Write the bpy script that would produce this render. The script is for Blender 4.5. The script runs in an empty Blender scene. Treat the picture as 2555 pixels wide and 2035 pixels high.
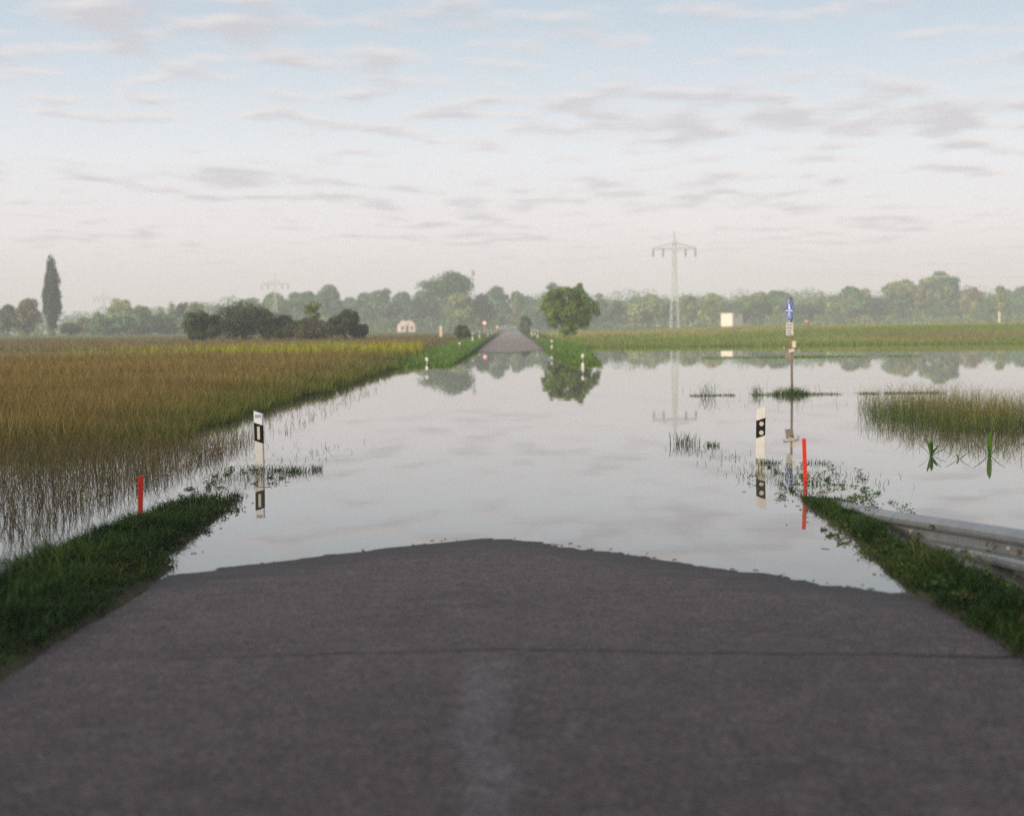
import bpy, bmesh, math, random
import numpy as np
from mathutils import Matrix, Vector

S = bpy.context.scene
C = S.collection
R = math.radians
random.seed(7)

# ------------------------------------------------------------------ camera
CAM_Z = 1.80
cam_d = bpy.data.cameras.new('camera')
cam = bpy.data.objects.new('camera', cam_d); C.objects.link(cam)
cam_d.sensor_fit = 'HORIZONTAL'; cam_d.sensor_width = 69.0; cam_d.lens = 99.92
cam_d.clip_start = 0.1; cam_d.clip_end = 8000
PITCH = math.atan((1017.5 - 817) / 3700); ROLL = -0.0095
cam.matrix_world = (Matrix.Translation((0, 0, CAM_Z)) @ Matrix.Rotation(math.pi/2 - PITCH, 4, 'X')
                    @ Matrix.Rotation(ROLL, 4, 'Z'))
cam_d.dof.use_dof = True; cam_d.dof.focus_distance = 19.0; cam_d.dof.aperture_fstop = 2.6
S.camera = cam

# ------------------------------------------------------------------ world: Nishita daylight + thin cloud sheet
SUN_AZ = R(-136)      # direction the light comes from, measured from +Y towards +X
SUN_EL = R(14)
w = bpy.data.worlds.new('World'); S.world = w; w.use_nodes = True
nt = w.node_tree; N = nt.nodes; L = nt.links
for n in list(N): N.remove(n)
def nd(t, **k):
    n = N.new(t)
    for a, b in k.items(): setattr(n, a, b)
    return n
def wm(op, a, b=None, c=None, clamp=False):
    n = nd('ShaderNodeMath', operation=op); n.use_clamp = clamp
    for i, v in enumerate((a, b, c)):
        if v is None: continue
        if isinstance(v, (int, float)): n.inputs[i].default_value = v
        else: L.new(v, n.inputs[i])
    return n.outputs[0]
def wmix(f, a, b):
    n = nd('ShaderNodeMix', data_type='RGBA')
    for i, v in ((0, f), (6, a), (7, b)):
        if isinstance(v, (int, float)): n.inputs[i].default_value = v
        elif isinstance(v, tuple): n.inputs[i].default_value = (*v, 1)
        else: L.new(v, n.inputs[i])
    return n.outputs[2]
def wramp(f, stops, interp='EASE'):
    n = nd('ShaderNodeValToRGB'); n.color_ramp.interpolation = interp
    e = n.color_ramp.elements
    while len(e) < len(stops): e.new(0.5)
    for k, (p, c) in enumerate(stops): e[k].position = p; e[k].color = (*c, 1)
    L.new(f, n.inputs[0]); return n.outputs[0]
sky = nd('ShaderNodeTexSky', sky_type='NISHITA'); sky.sun_disc = False
sky.sun_elevation = SUN_EL; sky.sun_rotation = SUN_AZ; sky.dust_density = 1.5; sky.air_density = 1.0
sc = nd('ShaderNodeVectorMath', operation='SCALE'); sc.inputs[3].default_value = 0.10
L.new(sky.outputs[0], sc.inputs[0])
tc = nd('ShaderNodeTexCoord'); sep = nd('ShaderNodeSeparateXYZ'); L.new(tc.outputs['Generated'], sep.inputs[0])
dz = wm('MAXIMUM', sep.outputs[2], 0.0)
veil = wramp(dz, [(0.0, (0.56, 0.510, 0.525)), (0.03, (0.695, 0.615, 0.625)), (0.065, (0.775, 0.715, 0.735)), (0.115, (0.73, 0.745, 0.780)),
                  (0.20, (0.50, 0.585, 0.665)), (0.40, (0.42, 0.50, 0.585)), (1.0, (0.36, 0.41, 0.47))], 'LINEAR')
base = wmix(0.90, sc.outputs[0], veil)
den = wm('ADD', dz, 0.045)
px = wm('DIVIDE', sep.outputs[0], den); py = wm('DIVIDE', sep.outputs[1], den)
def cloud_noise(dy, scale, detail, rough, seed):
    cb = nd('ShaderNodeCombineXYZ'); L.new(px, cb.inputs[0]); L.new(wm('ADD', py, dy), cb.inputs[1])
    cb.inputs[2].default_value = seed
    mp = nd('ShaderNodeMapping'); mp.inputs['Scale'].default_value = (0.95, 1.0, 1.0); L.new(cb.outputs[0], mp.inputs[0])
    n = nd('ShaderNodeTexNoise'); n.inputs['Scale'].default_value = scale; n.inputs['Detail'].default_value = detail
    n.inputs['Roughness'].default_value = rough; L.new(mp.outputs[0], n.inputs['Vector']); return n.outputs[0]
big = cloud_noise(0, 0.8, 2, 0.5, 3.1)
c1 = cloud_noise(0, 3.7, 6, 0.5, 24.3)
c2 = cloud_noise(-0.095, 3.7, 6, 0.5, 24.3)
d1 = wm('ADD', c1, wm('MULTIPLY', wm('SUBTRACT', big, 0.5), 0.55))
d2 = wm('ADD', c2, wm('MULTIPLY', wm('SUBTRACT', big, 0.5), 0.55))
mask = wm('MULTIPLY', wm('SUBTRACT', d1, 0.468), 4.6, clamp=True)
mask = wm('SMOOTHSTEP', mask, 0.0, 1.0) if False else mask
shade = wm('MULTIPLY', wm('SUBTRACT', d2, 0.47), 6.5, clamp=True)
ccol = wmix(shade, (0.74, 0.665, 0.645), (0.535, 0.51, 0.54))
mfade = wm('MULTIPLY', mask, wm('MULTIPLY', wm('SUBTRACT', dz, 0.02), 22.0, clamp=True))
skyc = wmix(wm('MULTIPLY', mfade, 0.8), base, ccol)
bg = nd('ShaderNodeBackground'); bg.inputs[1].default_value = 1.0; L.new(skyc, bg.inputs[0])
wo = nd('ShaderNodeOutputWorld'); L.new(bg.outputs[0], wo.inputs[0])

# ------------------------------------------------------------------ sun
sd = bpy.data.lights.new('sun', 'SUN'); sd.energy = 4.5; sd.angle = R(8); sd.color = (1.0, 0.84, 0.64)
sun = bpy.data.objects.new('sun', sd); C.objects.link(sun)
sv = Vector((math.sin(SUN_AZ)*math.cos(SUN_EL), math.cos(SUN_AZ)*math.cos(SUN_EL), math.sin(SUN_EL)))
sun.rotation_euler = sv.to_track_quat('Z', 'Y').to_euler()

S.view_settings.view_transform = 'Standard'; S.view_settings.look = 'None'
S.view_settings.exposure = 0.25; S.view_settings.gamma = 1.0
S.render.engine = 'CYCLES'
S.cycles.use_denoising = False
S.cycles.max_bounces = 6; S.cycles.diffuse_bounces = 2; S.cycles.glossy_bounces = 3
S.cycles.transmission_bounces = 2; S.cycles.volume_bounces = 2; S.cycles.transparent_max_bounces = 8
S.cycles.caustics_reflective = False; S.cycles.caustics_refractive = False
S.cycles.sample_clamp_indirect = 4.0

# ------------------------------------------------------------------ materials
def mat(name, col=(0.5,0.5,0.5), rough=0.6, spec=0.4, metal=0.0, attr=None, noise=None, transl=0.0, bump=None):
    """col or a vertex colour attribute, multiplied by noise=(scale, low, high) in object space"""
    m = bpy.data.materials.new(name); m.use_nodes = True
    t = m.node_tree; b = t.nodes['Principled BSDF']
    b.inputs['Base Color'].default_value = (*col, 1); b.inputs['Roughness'].default_value = rough
    b.inputs['Specular IOR Level'].default_value = spec; b.inputs['Metallic'].default_value = metal
    src = None
    if attr:
        a = t.nodes.new('ShaderNodeAttribute'); a.attribute_name = attr; src = a.outputs['Color']
    if noise:
        tcn = t.nodes.new('ShaderNodeTexCoord')
        n = t.nodes.new('ShaderNodeTexNoise'); n.inputs['Scale'].default_value = noise[0]; n.inputs['Detail'].default_value = 5
        t.links.new(tcn.outputs['Object'], n.inputs['Vector'])
        r = t.nodes.new('ShaderNodeMapRange'); r.inputs['From Min'].default_value = 0.3; r.inputs['From Max'].default_value = 0.7
        r.inputs['To Min'].default_value = noise[1]; r.inputs['To Max'].default_value = noise[2]
        t.links.new(n.outputs[0], r.inputs[0])
        mx = t.nodes.new('ShaderNodeVectorMath'); mx.operation = 'SCALE'
        if src: t.links.new(src, mx.inputs[0])
        else: mx.inputs[0].default_value = col
        t.links.new(r.outputs[0], mx.inputs[3]); src = mx.outputs[0]
    if src: t.links.new(src, b.inputs['Base Color'])
    if bump:
        tcn = t.nodes.new('ShaderNodeTexCoord')
        n = t.nodes.new('ShaderNodeTexNoise'); n.inputs['Scale'].default_value = bump[0]; n.inputs['Detail'].default_value = 4
        t.links.new(tcn.outputs['Object'], n.inputs['Vector'])
        bp = t.nodes.new('ShaderNodeBump'); bp.inputs['Strength'].default_value = bump[1]; bp.inputs['Distance'].default_value = bump[2]
        t.links.new(n.outputs[0], bp.inputs['Height']); t.links.new(bp.outputs[0], b.inputs['Normal'])
    if transl > 0:
        tr = t.nodes.new('ShaderNodeBsdfTranslucent')
        if src: t.links.new(src, tr.inputs[0])
        else: tr.inputs[0].default_value = (*col, 1)
        ms = t.nodes.new('ShaderNodeMixShader'); ms.inputs[0].default_value = transl
        o = t.nodes['Material Output']
        t.links.new(b.outputs[0], ms.inputs[1]); t.links.new(tr.outputs[0], ms.inputs[2]); t.links.new(ms.outputs[0], o.inputs[0])
    return m

M = {}
M['grass'] = mat('grass_blades', rough=0.7, spec=0.2, attr='Col', transl=0.3)
M['leaf'] = mat('leaves', rough=0.65, spec=0.25, attr='Col', transl=0.33)
M['bark'] = mat('bark', (0.10, 0.08, 0.06), 0.9, 0.1, noise=(3.0, 0.7, 1.3))
M['birch'] = mat('birch_bark', (0.75, 0.68, 0.55), 0.8, 0.2, noise=(2.0, 0.75, 1.1))
M['ground'] = mat('soil_and_grass', rough=0.95, spec=0.1, attr='Col', noise=(0.9, 0.75, 1.25), bump=(6.0, 0.6, 0.05))
M['post_white'] = mat('white_plastic', (0.66, 0.645, 0.61), 0.45, 0.4, noise=(9.0, 0.92, 1.03))
M['post_grey'] = mat('clean_white_plastic', (0.74, 0.77, 0.80), 0.45, 0.4)
M['post_dirty'] = mat('flood_stained_plastic', (0.42, 0.36, 0.26), 0.7, 0.3, noise=(14.0, 0.75, 1.15))
M['band_black'] = mat('black_film', (0.010, 0.009, 0.010), 0.7, 0.15)
M['refl'] = mat('reflector_white', (0.62, 0.58, 0.48), 0.3, 0.6, noise=(120.0, 0.85, 1.1))
M['sticker'] = mat('sticker_blue_grey', (0.32, 0.38, 0.46), 0.5, 0.4)
M['red'] = mat('red_paint', (0.56, 0.022, 0.008), 0.55, 0.3, noise=(20.0, 0.85, 1.08))
M['galv'] = mat('galvanised_steel', (0.23, 0.245, 0.265), 0.42, 0.45, metal=0.35, noise=(5.0, 0.82, 1.1), bump=(30.0, 0.15, 0.004))
M['bolt'] = mat('bright_bolt', (0.75, 0.74, 0.70), 0.35, 0.6, metal=0.6)
M['rust'] = mat('rusty_steel', (0.16, 0.09, 0.06), 0.85, 0.2, noise=(10.0, 0.7, 1.3))
M['polebrown'] = mat('weathered_pole', (0.16, 0.125, 0.09), 0.75, 0.3, noise=(6.0, 0.75, 1.2))
M['blue'] = mat('sign_blue', (0.012, 0.075, 0.46), 0.4, 0.4)
M['white'] = mat('sign_white', (0.80, 0.80, 0.78), 0.45, 0.4)
M['plate'] = mat('dirty_white_plate', (0.52, 0.52, 0.50), 0.6, 0.3, noise=(16.0, 0.7, 1.1))
M['ink'] = mat('faded_print', (0.20, 0.20, 0.20), 0.7, 0.2)
M['greysteel'] = mat('grey_steel', (0.30, 0.30, 0.30), 0.6, 0.4)
M['brownbox'] = mat('brown_grey_sheet', (0.24, 0.19, 0.16), 0.7, 0.3, noise=(18.0, 0.8, 1.2))
M['cream'] = mat('cream_paint', (0.62, 0.53, 0.39), 0.6, 0.3, noise=(2.0, 0.94, 1.04))
M['render'] = mat('white_render', (0.66, 0.61, 0.55), 0.8, 0.2, noise=(1.0, 0.93, 1.03))
M['roofpale'] = mat('pale_tiles', (0.62, 0.50, 0.44), 0.8, 0.2, noise=(3.0, 0.85, 1.1))
M['brick'] = mat('chimney_brick', (0.55, 0.28, 0.20), 0.85, 0.2)
M['glass'] = mat('dark_window', (0.05, 0.06, 0.07), 0.15, 0.5)
M['pylon'] = mat('pylon_steel', (0.46, 0.48, 0.48), 0.6, 0.4)
M['insul'] = mat('insulator', (0.10, 0.14, 0.14), 0.4, 0.5)
M['orange'] = mat('orange_paint', (0.85, 0.26, 0.10), 0.5, 0.4)
M['tar'] = mat('tar_seam', (0.018, 0.016, 0.016), 0.75, 0.3)

# asphalt
def asphalt():
    m = bpy.data.materials.new('asphalt'); m.use_nodes = True
    t = m.node_tree; b = t.nodes['Principled BSDF']; n_ = t.nodes.new; l = t.links.new
    g = n_('ShaderNodeNewGeometry')
    def noise(scale, detail=3, rough=0.6, vec=None, sx=None):
        n = n_('ShaderNodeTexNoise'); n.inputs['Scale'].default_value = scale; n.inputs['Detail'].default_value = detail
        n.inputs['Roughness'].default_value = rough
        if sx:
            mp = n_('ShaderNodeMapping'); mp.inputs['Scale'].default_value = sx; l(g.outputs['Position'], mp.inputs[0]); l(mp.outputs[0], n.inputs['Vector'])
        else: l(g.outputs['Position'], n.inputs['Vector'])
        return n.outputs[0]
    def mr(v, a, b_, c, d):
        r = n_('ShaderNodeMapRange'); l(v, r.inputs[0])
        for i, x in enumerate((a, b_, c, d)): r.inputs[1+i].default_value = x
        return r.outputs[0]
    def mx(f, a, b_, op='MIX'):
        x = n_('ShaderNodeMix'); x.data_type = 'RGBA'; x.blend_type = op
        for i, v in ((0, f), (6, a), (7, b_)):
            if isinstance(v, (int, float)): x.inputs[i].default_value = v
            elif isinstance(v, tuple): x.inputs[i].default_value = (*v, 1)
            else: l(v, x.inputs[i])
        return x.outputs[2]
    big = mr(noise(0.9, 4), 0.35, 0.68, 0, 1)
    c = mx(big, (0.050, 0.0305, 0.0290), (0.069, 0.0435, 0.0415))
    blot = mr(noise(5.5, 4), 0.42, 0.70, 0, 1)
    c = mx(blot, c, (0.078, 0.055, 0.053))
    # worn pale strip along the crown, beginning at the seam
    sp = n_('ShaderNodeSeparateXYZ'); l(g.outputs['Position'], sp.inputs[0])
    wob = n_('ShaderNodeMath'); wob.operation = 'MULTIPLY_ADD'; l(noise(1.6, 3), wob.inputs[0]); wob.inputs[1].default_value = 0.45; l(sp.outputs[0], wob.inputs[2])
    sub = n_('ShaderNodeMath'); sub.operation = 'SUBTRACT'; l(wob.outputs[0], sub.inputs[0]); sub.inputs[1].default_value = 0.10
    ab = n_('ShaderNodeMath'); ab.operation = 'ABSOLUTE'; l(sub.outputs[0], ab.inputs[0])
    strip = mr(ab.outputs[0], 0.05, 0.15, 0.70, 0.0)
    yon = mr(sp.outputs[1], 7.4, 7.75, 1.0, 0.0)
    ml = n_('ShaderNodeMath'); ml.operation = 'MULTIPLY'; l(strip, ml.inputs[0]); l(yon, ml.inputs[1])
    c = mx(ml.outputs[0], c, (0.108, 0.088, 0.088))
    gr = mr(noise(38, 6, 0.8), 0.34, 0.66, 0.42, 1.65)
    s0 = n_('ShaderNodeVectorMath'); s0.operation = 'SCALE'; l(c, s0.inputs[0]); l(gr, s0.inputs[3]); c = s0.outputs[0]
    g2 = mr(noise(7, 5, 0.7), 0.34, 0.66, 0.84, 1.17)
    s1 = n_('ShaderNodeVectorMath'); s1.operation = 'SCALE'; l(c, s1.inputs[0]); l(g2, s1.inputs[3]); c = s1.outputs[0]
    # paler colour beyond the flood: grazing sky sheen and haze painted in
    far_sheen = mr(sp.outputs[1], 70, 95, 0, 1); c = mx(far_sheen, c, (0.235, 0.178, 0.158))
    # aggregate speckle
    vo = n_('ShaderNodeTexVoronoi'); vo.inputs['Scale'].default_value = 62; l(g.outputs['Position'], vo.inputs['Vector'])
    hs = n_('ShaderNodeSeparateXYZ'); l(vo.outputs['Color'], hs.inputs[0])
    sp2 = mr(hs.outputs[0], 0, 1, 0.35, 1.65)
    sc_ = n_('ShaderNodeVectorMath'); sc_.operation = 'SCALE'; l(c, sc_.inputs[0]); l(sp2, sc_.inputs[3])
    # damp rim next to the water (height above the flood level, irregular)
    zz = n_('ShaderNodeMath'); zz.operation = 'MULTIPLY_ADD'; l(noise(3.0, 4, 0.6, sx=(0.5, 1.6, 1)), zz.inputs[0]); zz.inputs[1].default_value = -0.045; l(sp.outputs[2], zz.inputs[2])
    wet = mr(zz.outputs[0], -0.017, -0.002, 1, 0)
    fin = mx(wet, sc_.outputs[0], (0.026, 0.019, 0.018))
    l(fin, b.inputs['Base Color'])
    rr = mr(wet, 0, 1, 0.70, 0.66); l(rr, b.inputs['Roughness'])
    b.inputs['Specular IOR Level'].default_value = 0.4
    bp = n_('ShaderNodeBump'); bp.inputs['Strength'].default_value = 0.5; bp.inputs['Distance'].default_value = 0.006
    l(hs.outputs[1], bp.inputs['Height']); l(bp.outputs[0], b.inputs['Normal'])
    return m
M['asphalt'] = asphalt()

def water_mat():
    m = bpy.data.materials.new('flood_water'); m.use_nodes = True
    t = m.node_tree; b = t.nodes['Principled BSDF']
    b.inputs['Base Color'].default_value = (0.115, 0.100, 0.078, 1); b.inputs['Roughness'].default_value = 0.0
    b.inputs['IOR'].default_value = 1.75
    tcn = t.nodes.new('ShaderNodeNewGeometry')
    mp = t.nodes.new('ShaderNodeMapping'); mp.inputs['Scale'].default_value = (0.5, 1.6, 1); t.links.new(tcn.outputs['Position'], mp.inputs[0])
    n = t.nodes.new('ShaderNodeTexNoise'); n.inputs['Scale'].default_value = 0.8; n.inputs['Detail'].default_value = 2
    t.links.new(mp.outputs[0], n.inputs['Vector'])
    bp = t.nodes.new('ShaderNodeBump'); bp.inputs['Strength'].default_value = 1.0; bp.inputs['Distance'].default_value = 0.0007
    t.links.new(n.outputs[0], bp.inputs['Height']); t.links.new(bp.outputs[0], b.inputs['Normal'])
    return m
M['water'] = water_mat()

# ------------------------------------------------------------------ object helpers
def tag(o, label=None, cat=None, group=None, kind=None):
    if label: o['label'] = label
    if cat: o['category'] = cat
    if group: o['group'] = group
    if kind: o['kind'] = kind
    return o
def thing(name, label, cat, loc=(0,0,0), rz=0, group=None, rot=None):
    o = bpy.data.objects.new(name, None); C.objects.link(o)
    o.empty_display_size = 0.1
    o.location = loc; o.rotation_euler = rot if rot else (0, 0, rz)
    return tag(o, label, cat, group)
def link(name, me, m, parent=None, loc=None, smooth=False):
    o = bpy.data.objects.new(name, me); C.objects.link(o)
    if m is not None and len(me.materials) == 0: me.materials.append(m)
    if parent: o.parent = parent
    if loc: o.location = loc
    if smooth: me.polygons.foreach_set('use_smooth', [True]*len(me.polygons))
    return o
class MB:
    def __init__(s): s.v = []; s.f = []
    def add(s, vs, fs):
        o = len(s.v); s.v += [tuple(v) for v in vs]; s.f += [tuple(i+o for i in f) for f in fs]; return s
    def box(s, c, d, m=None):
        x, y, z = d[0]/2, d[1]/2, d[2]/2
        vs = [Vector((a*x, b*y, e*z)) for e in (-1, 1) for a, b in ((-1,-1),(1,-1),(1,1),(-1,1))]
        if m: vs = [m @ v for v in vs]
        vs = [v + Vector(c) for v in vs]
        return s.add(vs, [(3,2,1,0),(4,5,6,7),(0,1,5,4),(1,2,6,5),(2,3,7,6),(3,0,4,7)])
    def bar(s, a, b, r, r2=None, n=6):
        a, b = Vector(a), Vector(b); r2 = r if r2 is None else r2
        q = (b-a).to_track_quat('Z', 'Y'); vs = []
        for p, rr in ((a, r), (b, r2)):
            vs += [p + q @ Vector((rr*math.cos(2*math.pi*k/n), rr*math.sin(2*math.pi*k/n), 0)) for k in range(n)]
        fs = [(k, (k+1) % n, n+(k+1) % n, n+k) for k in range(n)] + [tuple(range(n-1, -1, -1)), tuple(range(n, 2*n))]
        return s.add(vs, fs)
    def path(s, pts, rads, n=6):
        pts = [Vector(p) for p in pts]; vs = []; fs = []
        for i, p in enumerate(pts):
            d = (pts[min(i+1, len(pts)-1)] - pts[max(i-1, 0)])
            q = d.to_track_quat('Z', 'Y')
            vs += [p + q @ Vector((rads[i]*math.cos(2*math.pi*k/n), rads[i]*math.sin(2*math.pi*k/n), 0)) for k in range(n)]
        for i in range(len(pts)-1):
            fs += [(i*n+k, i*n+(k+1) % n, (i+1)*n+(k+1) % n, (i+1)*n+k) for k in range(n)]
        e = (len(pts)-1)*n
        fs += [tuple(range(n-1, -1, -1)), tuple(range(e, e+n))]
        return s.add(vs, fs)
    def prism(s, poly, y0, y1):
        """polygon in local XZ extruded along Y"""
        n = len(poly)
        vs = [(p[0], y0, p[1]) for p in poly] + [(p[0], y1, p[1]) for p in poly]
        fs = [tuple(range(n)), tuple(range(2*n-1, n-1, -1))] + [(k, n+k, n+(k+1) % n, (k+1) % n) for k in range(n)]
        return s.add(vs, fs)
    def mesh(s, name):
        me = bpy.data.meshes.new(name); me.from_pydata(s.v, [], s.f)
        bm = bmesh.new(); bm.from_mesh(me); bmesh.ops.recalc_face_normals(bm, faces=bm.faces); bm.to_mesh(me); bm.free()
        return me
    def build(s, name, m, parent=None, loc=None, smooth=False):
        return link(name, s.mesh(name), m, parent, loc, smooth)

def np_mesh(name, verts, quads=None, tris=None, cols=None):
    verts = np.asarray(verts, np.float32).reshape(-1, 3)
    nq = 0 if quads is None else len(quads); ntr = 0 if tris is None else len(tris)
    me = bpy.data.meshes.new(name); me.vertices.add(len(verts)); me.vertices.foreach_set('co', verts.ravel())
    loops = []
    if nq: loops.append(np.asarray(quads, np.int32).ravel())
    if ntr: loops.append(np.asarray(tris, np.int32).ravel())
    loops = np.concatenate(loops)
    me.loops.add(len(loops)); me.loops.foreach_set('vertex_index', loops)
    me.polygons.add(nq + ntr)
    st = np.concatenate([np.arange(nq)*4, nq*4 + np.arange(ntr)*3]).astype(np.int32)
    me.polygons.foreach_set('loop_start', st)
    if cols is not None:
        a = me.color_attributes.new('Col', 'FLOAT_COLOR', 'POINT')
        c4 = np.ones((len(verts), 4), np.float32); c4[:, :3] = cols
        a.data.foreach_set('color', c4.ravel())
    me.update(calc_edges=True); me.validate()
    return me

# picture column -> ground offset at a given distance (plain pinhole relation of the camera above)
def gx(col, D): return (col - 1277.5) / 3700.0 * D
def hz(col): return 817 - 0.0095*(col - 1277.5)
def zat(col, row, D): return CAM_Z - (row - hz(col)) * D / 3700.0

# ------------------------------------------------------------------ terrain
def interp(y, pts): return np.interp(y, [p[0] for p in pts], [p[1] for p in pts])
def sstep(a, b, x):
    t = np.clip((x - a) / (b - a), 0, 1); return t*t*(3-2*t)
_rng = np.random.default_rng(5)
_ph = _rng.uniform(0, 6.28, (6, 2)); _fr = _rng.uniform(0.5, 1.6, (6, 2))*_rng.choice([-1, 1], (6, 2))
def wob(x, y, s=1.0, k=0):
    """smooth value noise in about -1..1 from a few sines"""
    r = 0
    for i in range(6):
        r = r + np.sin(_fr[i, 0]*x*s*(1+0.45*i) + _fr[i, 1]*y*s*(1+0.45*i) + _ph[i, 0] + k*1.7*i) / (1 + 0.6*i)
    return r / 2.4
ROAD_Z = [(-60, 1.0), (-10, .47), (0, .252), (6, .132), (12.6, 0.0), (20, -.13), (35, -.26), (60, -.28), (85, -.10), (103, 0.0), (125, .10), (160, .20), (330, .28), (500, .45), (4000, .5)]
VERGE = [(-60, 1.0), (-10, .42), (5, .16), (9, .085), (13, .035), (15, .012), (16.2, -.02), (17.5, -.09), (20, -.24), (40, -.45), (58, -.25), (67, -0.04), (72, .03), (85, .12), (105, .22), (130, .34), (160, .42), (330, .48), (4000, .6)]
BAS_L = [(-60, -.3), (0, -.3), (20, -.22), (40, -.12), (60, -.05), (70, .05), (90, .25), (115, .55), (150, .75), (4000, .80)]
BAS_R = [(-60, -.3), (0, -.35), (60, -.5), (120, -.35), (131, 0.0), (140, .30), (160, .60), (200, .80), (4000, .85)]
def road_z(x, y):
    a = np.where(x < -0.2, 0.0165, 0.0215)
    d = np.sqrt((x + 0.2)**2 + 0.22**2) - 0.22
    return interp(y, ROAD_Z) - a*d
def ground_z(x, y):
    ax = np.abs(x) - 0.1*(x > 0)*(y < 30)
    rd = road_z(np.clip(x, -2.6, 2.7), y) - 0.03
    vg = interp(y, VERGE)
    bas = np.where(x < 0, interp(y, BAS_L), interp(y, BAS_R))
    dike = sstep(14, 45, x)*sstep(138, 190, y)*0.72
    bas = bas + dike + 0.05*wob(x, y, .35)*sstep(5, 12, ax)
    out = np.where(ax < 2.50, rd, rd + 0.055*sstep(2.53, 2.63, ax)*(y < 11.5) + (vg - rd - 0.055*(y < 11.5))*sstep(2.6, 2.95, ax))
    w0 = np.where((x > 0)*(y < 30), -.25, 0) + interp(y, [(0, 3.6), (17, 3.4), (60, 3.9), (80, 4.2), (119, 5.2), (200, 5.5)])
    out = out - .055*sstep(2.95, 3.3, x)*(1 - sstep(12, 14.5, y))*(y > 0)
    out = out + (bas - out)*sstep(0, 1, (ax - w0)/interp(y, [(0, .9), (20, .9), (60, 1.6)]))
    # two low ridges on the flooded right, just under the water
    out = out + (0.36)*np.exp(-((y - 38.3 - 0.05*(x-7))/0.7)**2)*sstep(4.5, 6.0, x)*(1 - sstep(9.5, 12.5, x))
    out = out + (0.40)*np.exp(-((y - 83)/2.2)**2)*sstep(10, 12.5, x)*(1 - sstep(17.5, 21, x))
    out = out + 0.012*wob(x, y, 2.6, 3)*(ax > 2.7)
    return out
def grow(a, b, s, f):
    r = [a]
    while r[-1] < b: r.append(r[-1] + s); s *= f
    return r
xs = np.array(sorted(set([round(-v, 3) for v in grow(5.6, 2500, 0.35, 1.085)] + [round(v, 3) for v in np.arange(-5.6, 5.61, 0.07)] + [round(v, 3) for v in grow(5.6, 2500, 0.35, 1.085)])))
ys = np.array(sorted(set([round(v, 3) for v in np.arange(-40, 0, 1.0)] + [round(v, 3) for v in np.arange(0, 24, 0.25)] + [round(v, 3) for v in grow(24, 2500, 0.5, 1.022)] + [-2500, -400, -120])))
X, Y = np.meshgrid(xs, ys)
Z = ground_z(X, Y)
def grid_faces(nx, ny):
    i = np.arange(nx-1)[None, :] + np.arange(ny-1)[:, None]*nx
    i = i.ravel(); return np.stack([i, i+1, i+1+nx, i+nx], 1)
# what grows where
def ground_col(x, y):
    n = wob(x, y, .12)*0.5 + wob(x, y, .6, 2)*0.5
    green = np.array([0.055, 0.10, 0.022]); brown = np.array([0.17, 0.12, 0.05]); mead = np.array([0.24, 0.24, 0.085])
    soil = np.array([0.055, 0.05, 0.03]); far = np.array([0.13, 0.15, 0.06])
    c = np.zeros(x.shape + (3,)) + far
    def lay(m, col):
        nonlocal c
        m = np.clip(m, 0, 1)[..., None]; c = c*(1-m) + col*m
    lay((x < -4)*(y < 175)*1.0, brown)
    lay((x > 4)*sstep(125, 135, y)*(1 - sstep(230, 300, y)), mead)
    lay((x > 12)*(y > 125)*(y < 240)*sstep(-.2, .5, n), np.array([0.13, 0.19, 0.045]))
    lay(sstep(5.6, 4.6, np.abs(x) + n*0.3)*1.0, green)
    lay((x > 34)*(y > 136)*(y < 158)*sstep(132, 137, y - (x-34)*0.05), np.array([0.22, 0.17, 0.07]))
    lay((np.abs(x) < 5.5)*(y < 70)*(ground_z(x, y) < 0.02), soil)
    lay((np.abs(x) < 2.95)*(y < 30), soil)
    return c*(1 + 0.18*n[..., None])
gcol = ground_col(X, Y)
gme = np_mesh('ground', np.stack([X, Y, Z], -1).reshape(-1, 3), quads=grid_faces(len(xs), len(ys)), cols=gcol.reshape(-1, 3))
tag(link('ground', gme, M['ground'], smooth=True), kind='structure')

# road
ry = np.array([round(v, 3) for v in np.arange(-30, 4, 1.0)] + [round(v, 3) for v in np.arange(4, 15, 0.06)] + list(np.arange(15, 110, 0.8)) + grow(110, 2300, 1.0, 1.05))
rx = np.linspace(-1, 1, 61)
RX, RY = np.meshgrid(rx, ry)
edge = 2.64 + 0.03*wob(RY*0+np.sign(RX)*9, RY, 1.3) + 0.02*wob(np.sign(RX)*3, RY, 5.0, 1) + (0.10*(RY < 40) + 0.06*np.exp(-((RY-8.6)/0.8)**2))*(RX > 0)
RXX = RX*np.where(np.abs(RX) > 0.0, edge, 1)
RZ = road_z(RXX, RY) + (0.0018*wob(RXX, RY, 2.7) + 0.0011*wob(RXX, RY, 9, 2) + 0.0009*wob(RXX, RY, 23, 5) + 0.0006*wob(RXX, RY, 41, 8))
RZ = np.where(np.abs(RX) > 0.999, RZ - 0.05, RZ)
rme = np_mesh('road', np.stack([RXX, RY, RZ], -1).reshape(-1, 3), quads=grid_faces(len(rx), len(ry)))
road = tag(link('road', rme, M['asphalt'], smooth=True), kind='structure')
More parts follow.
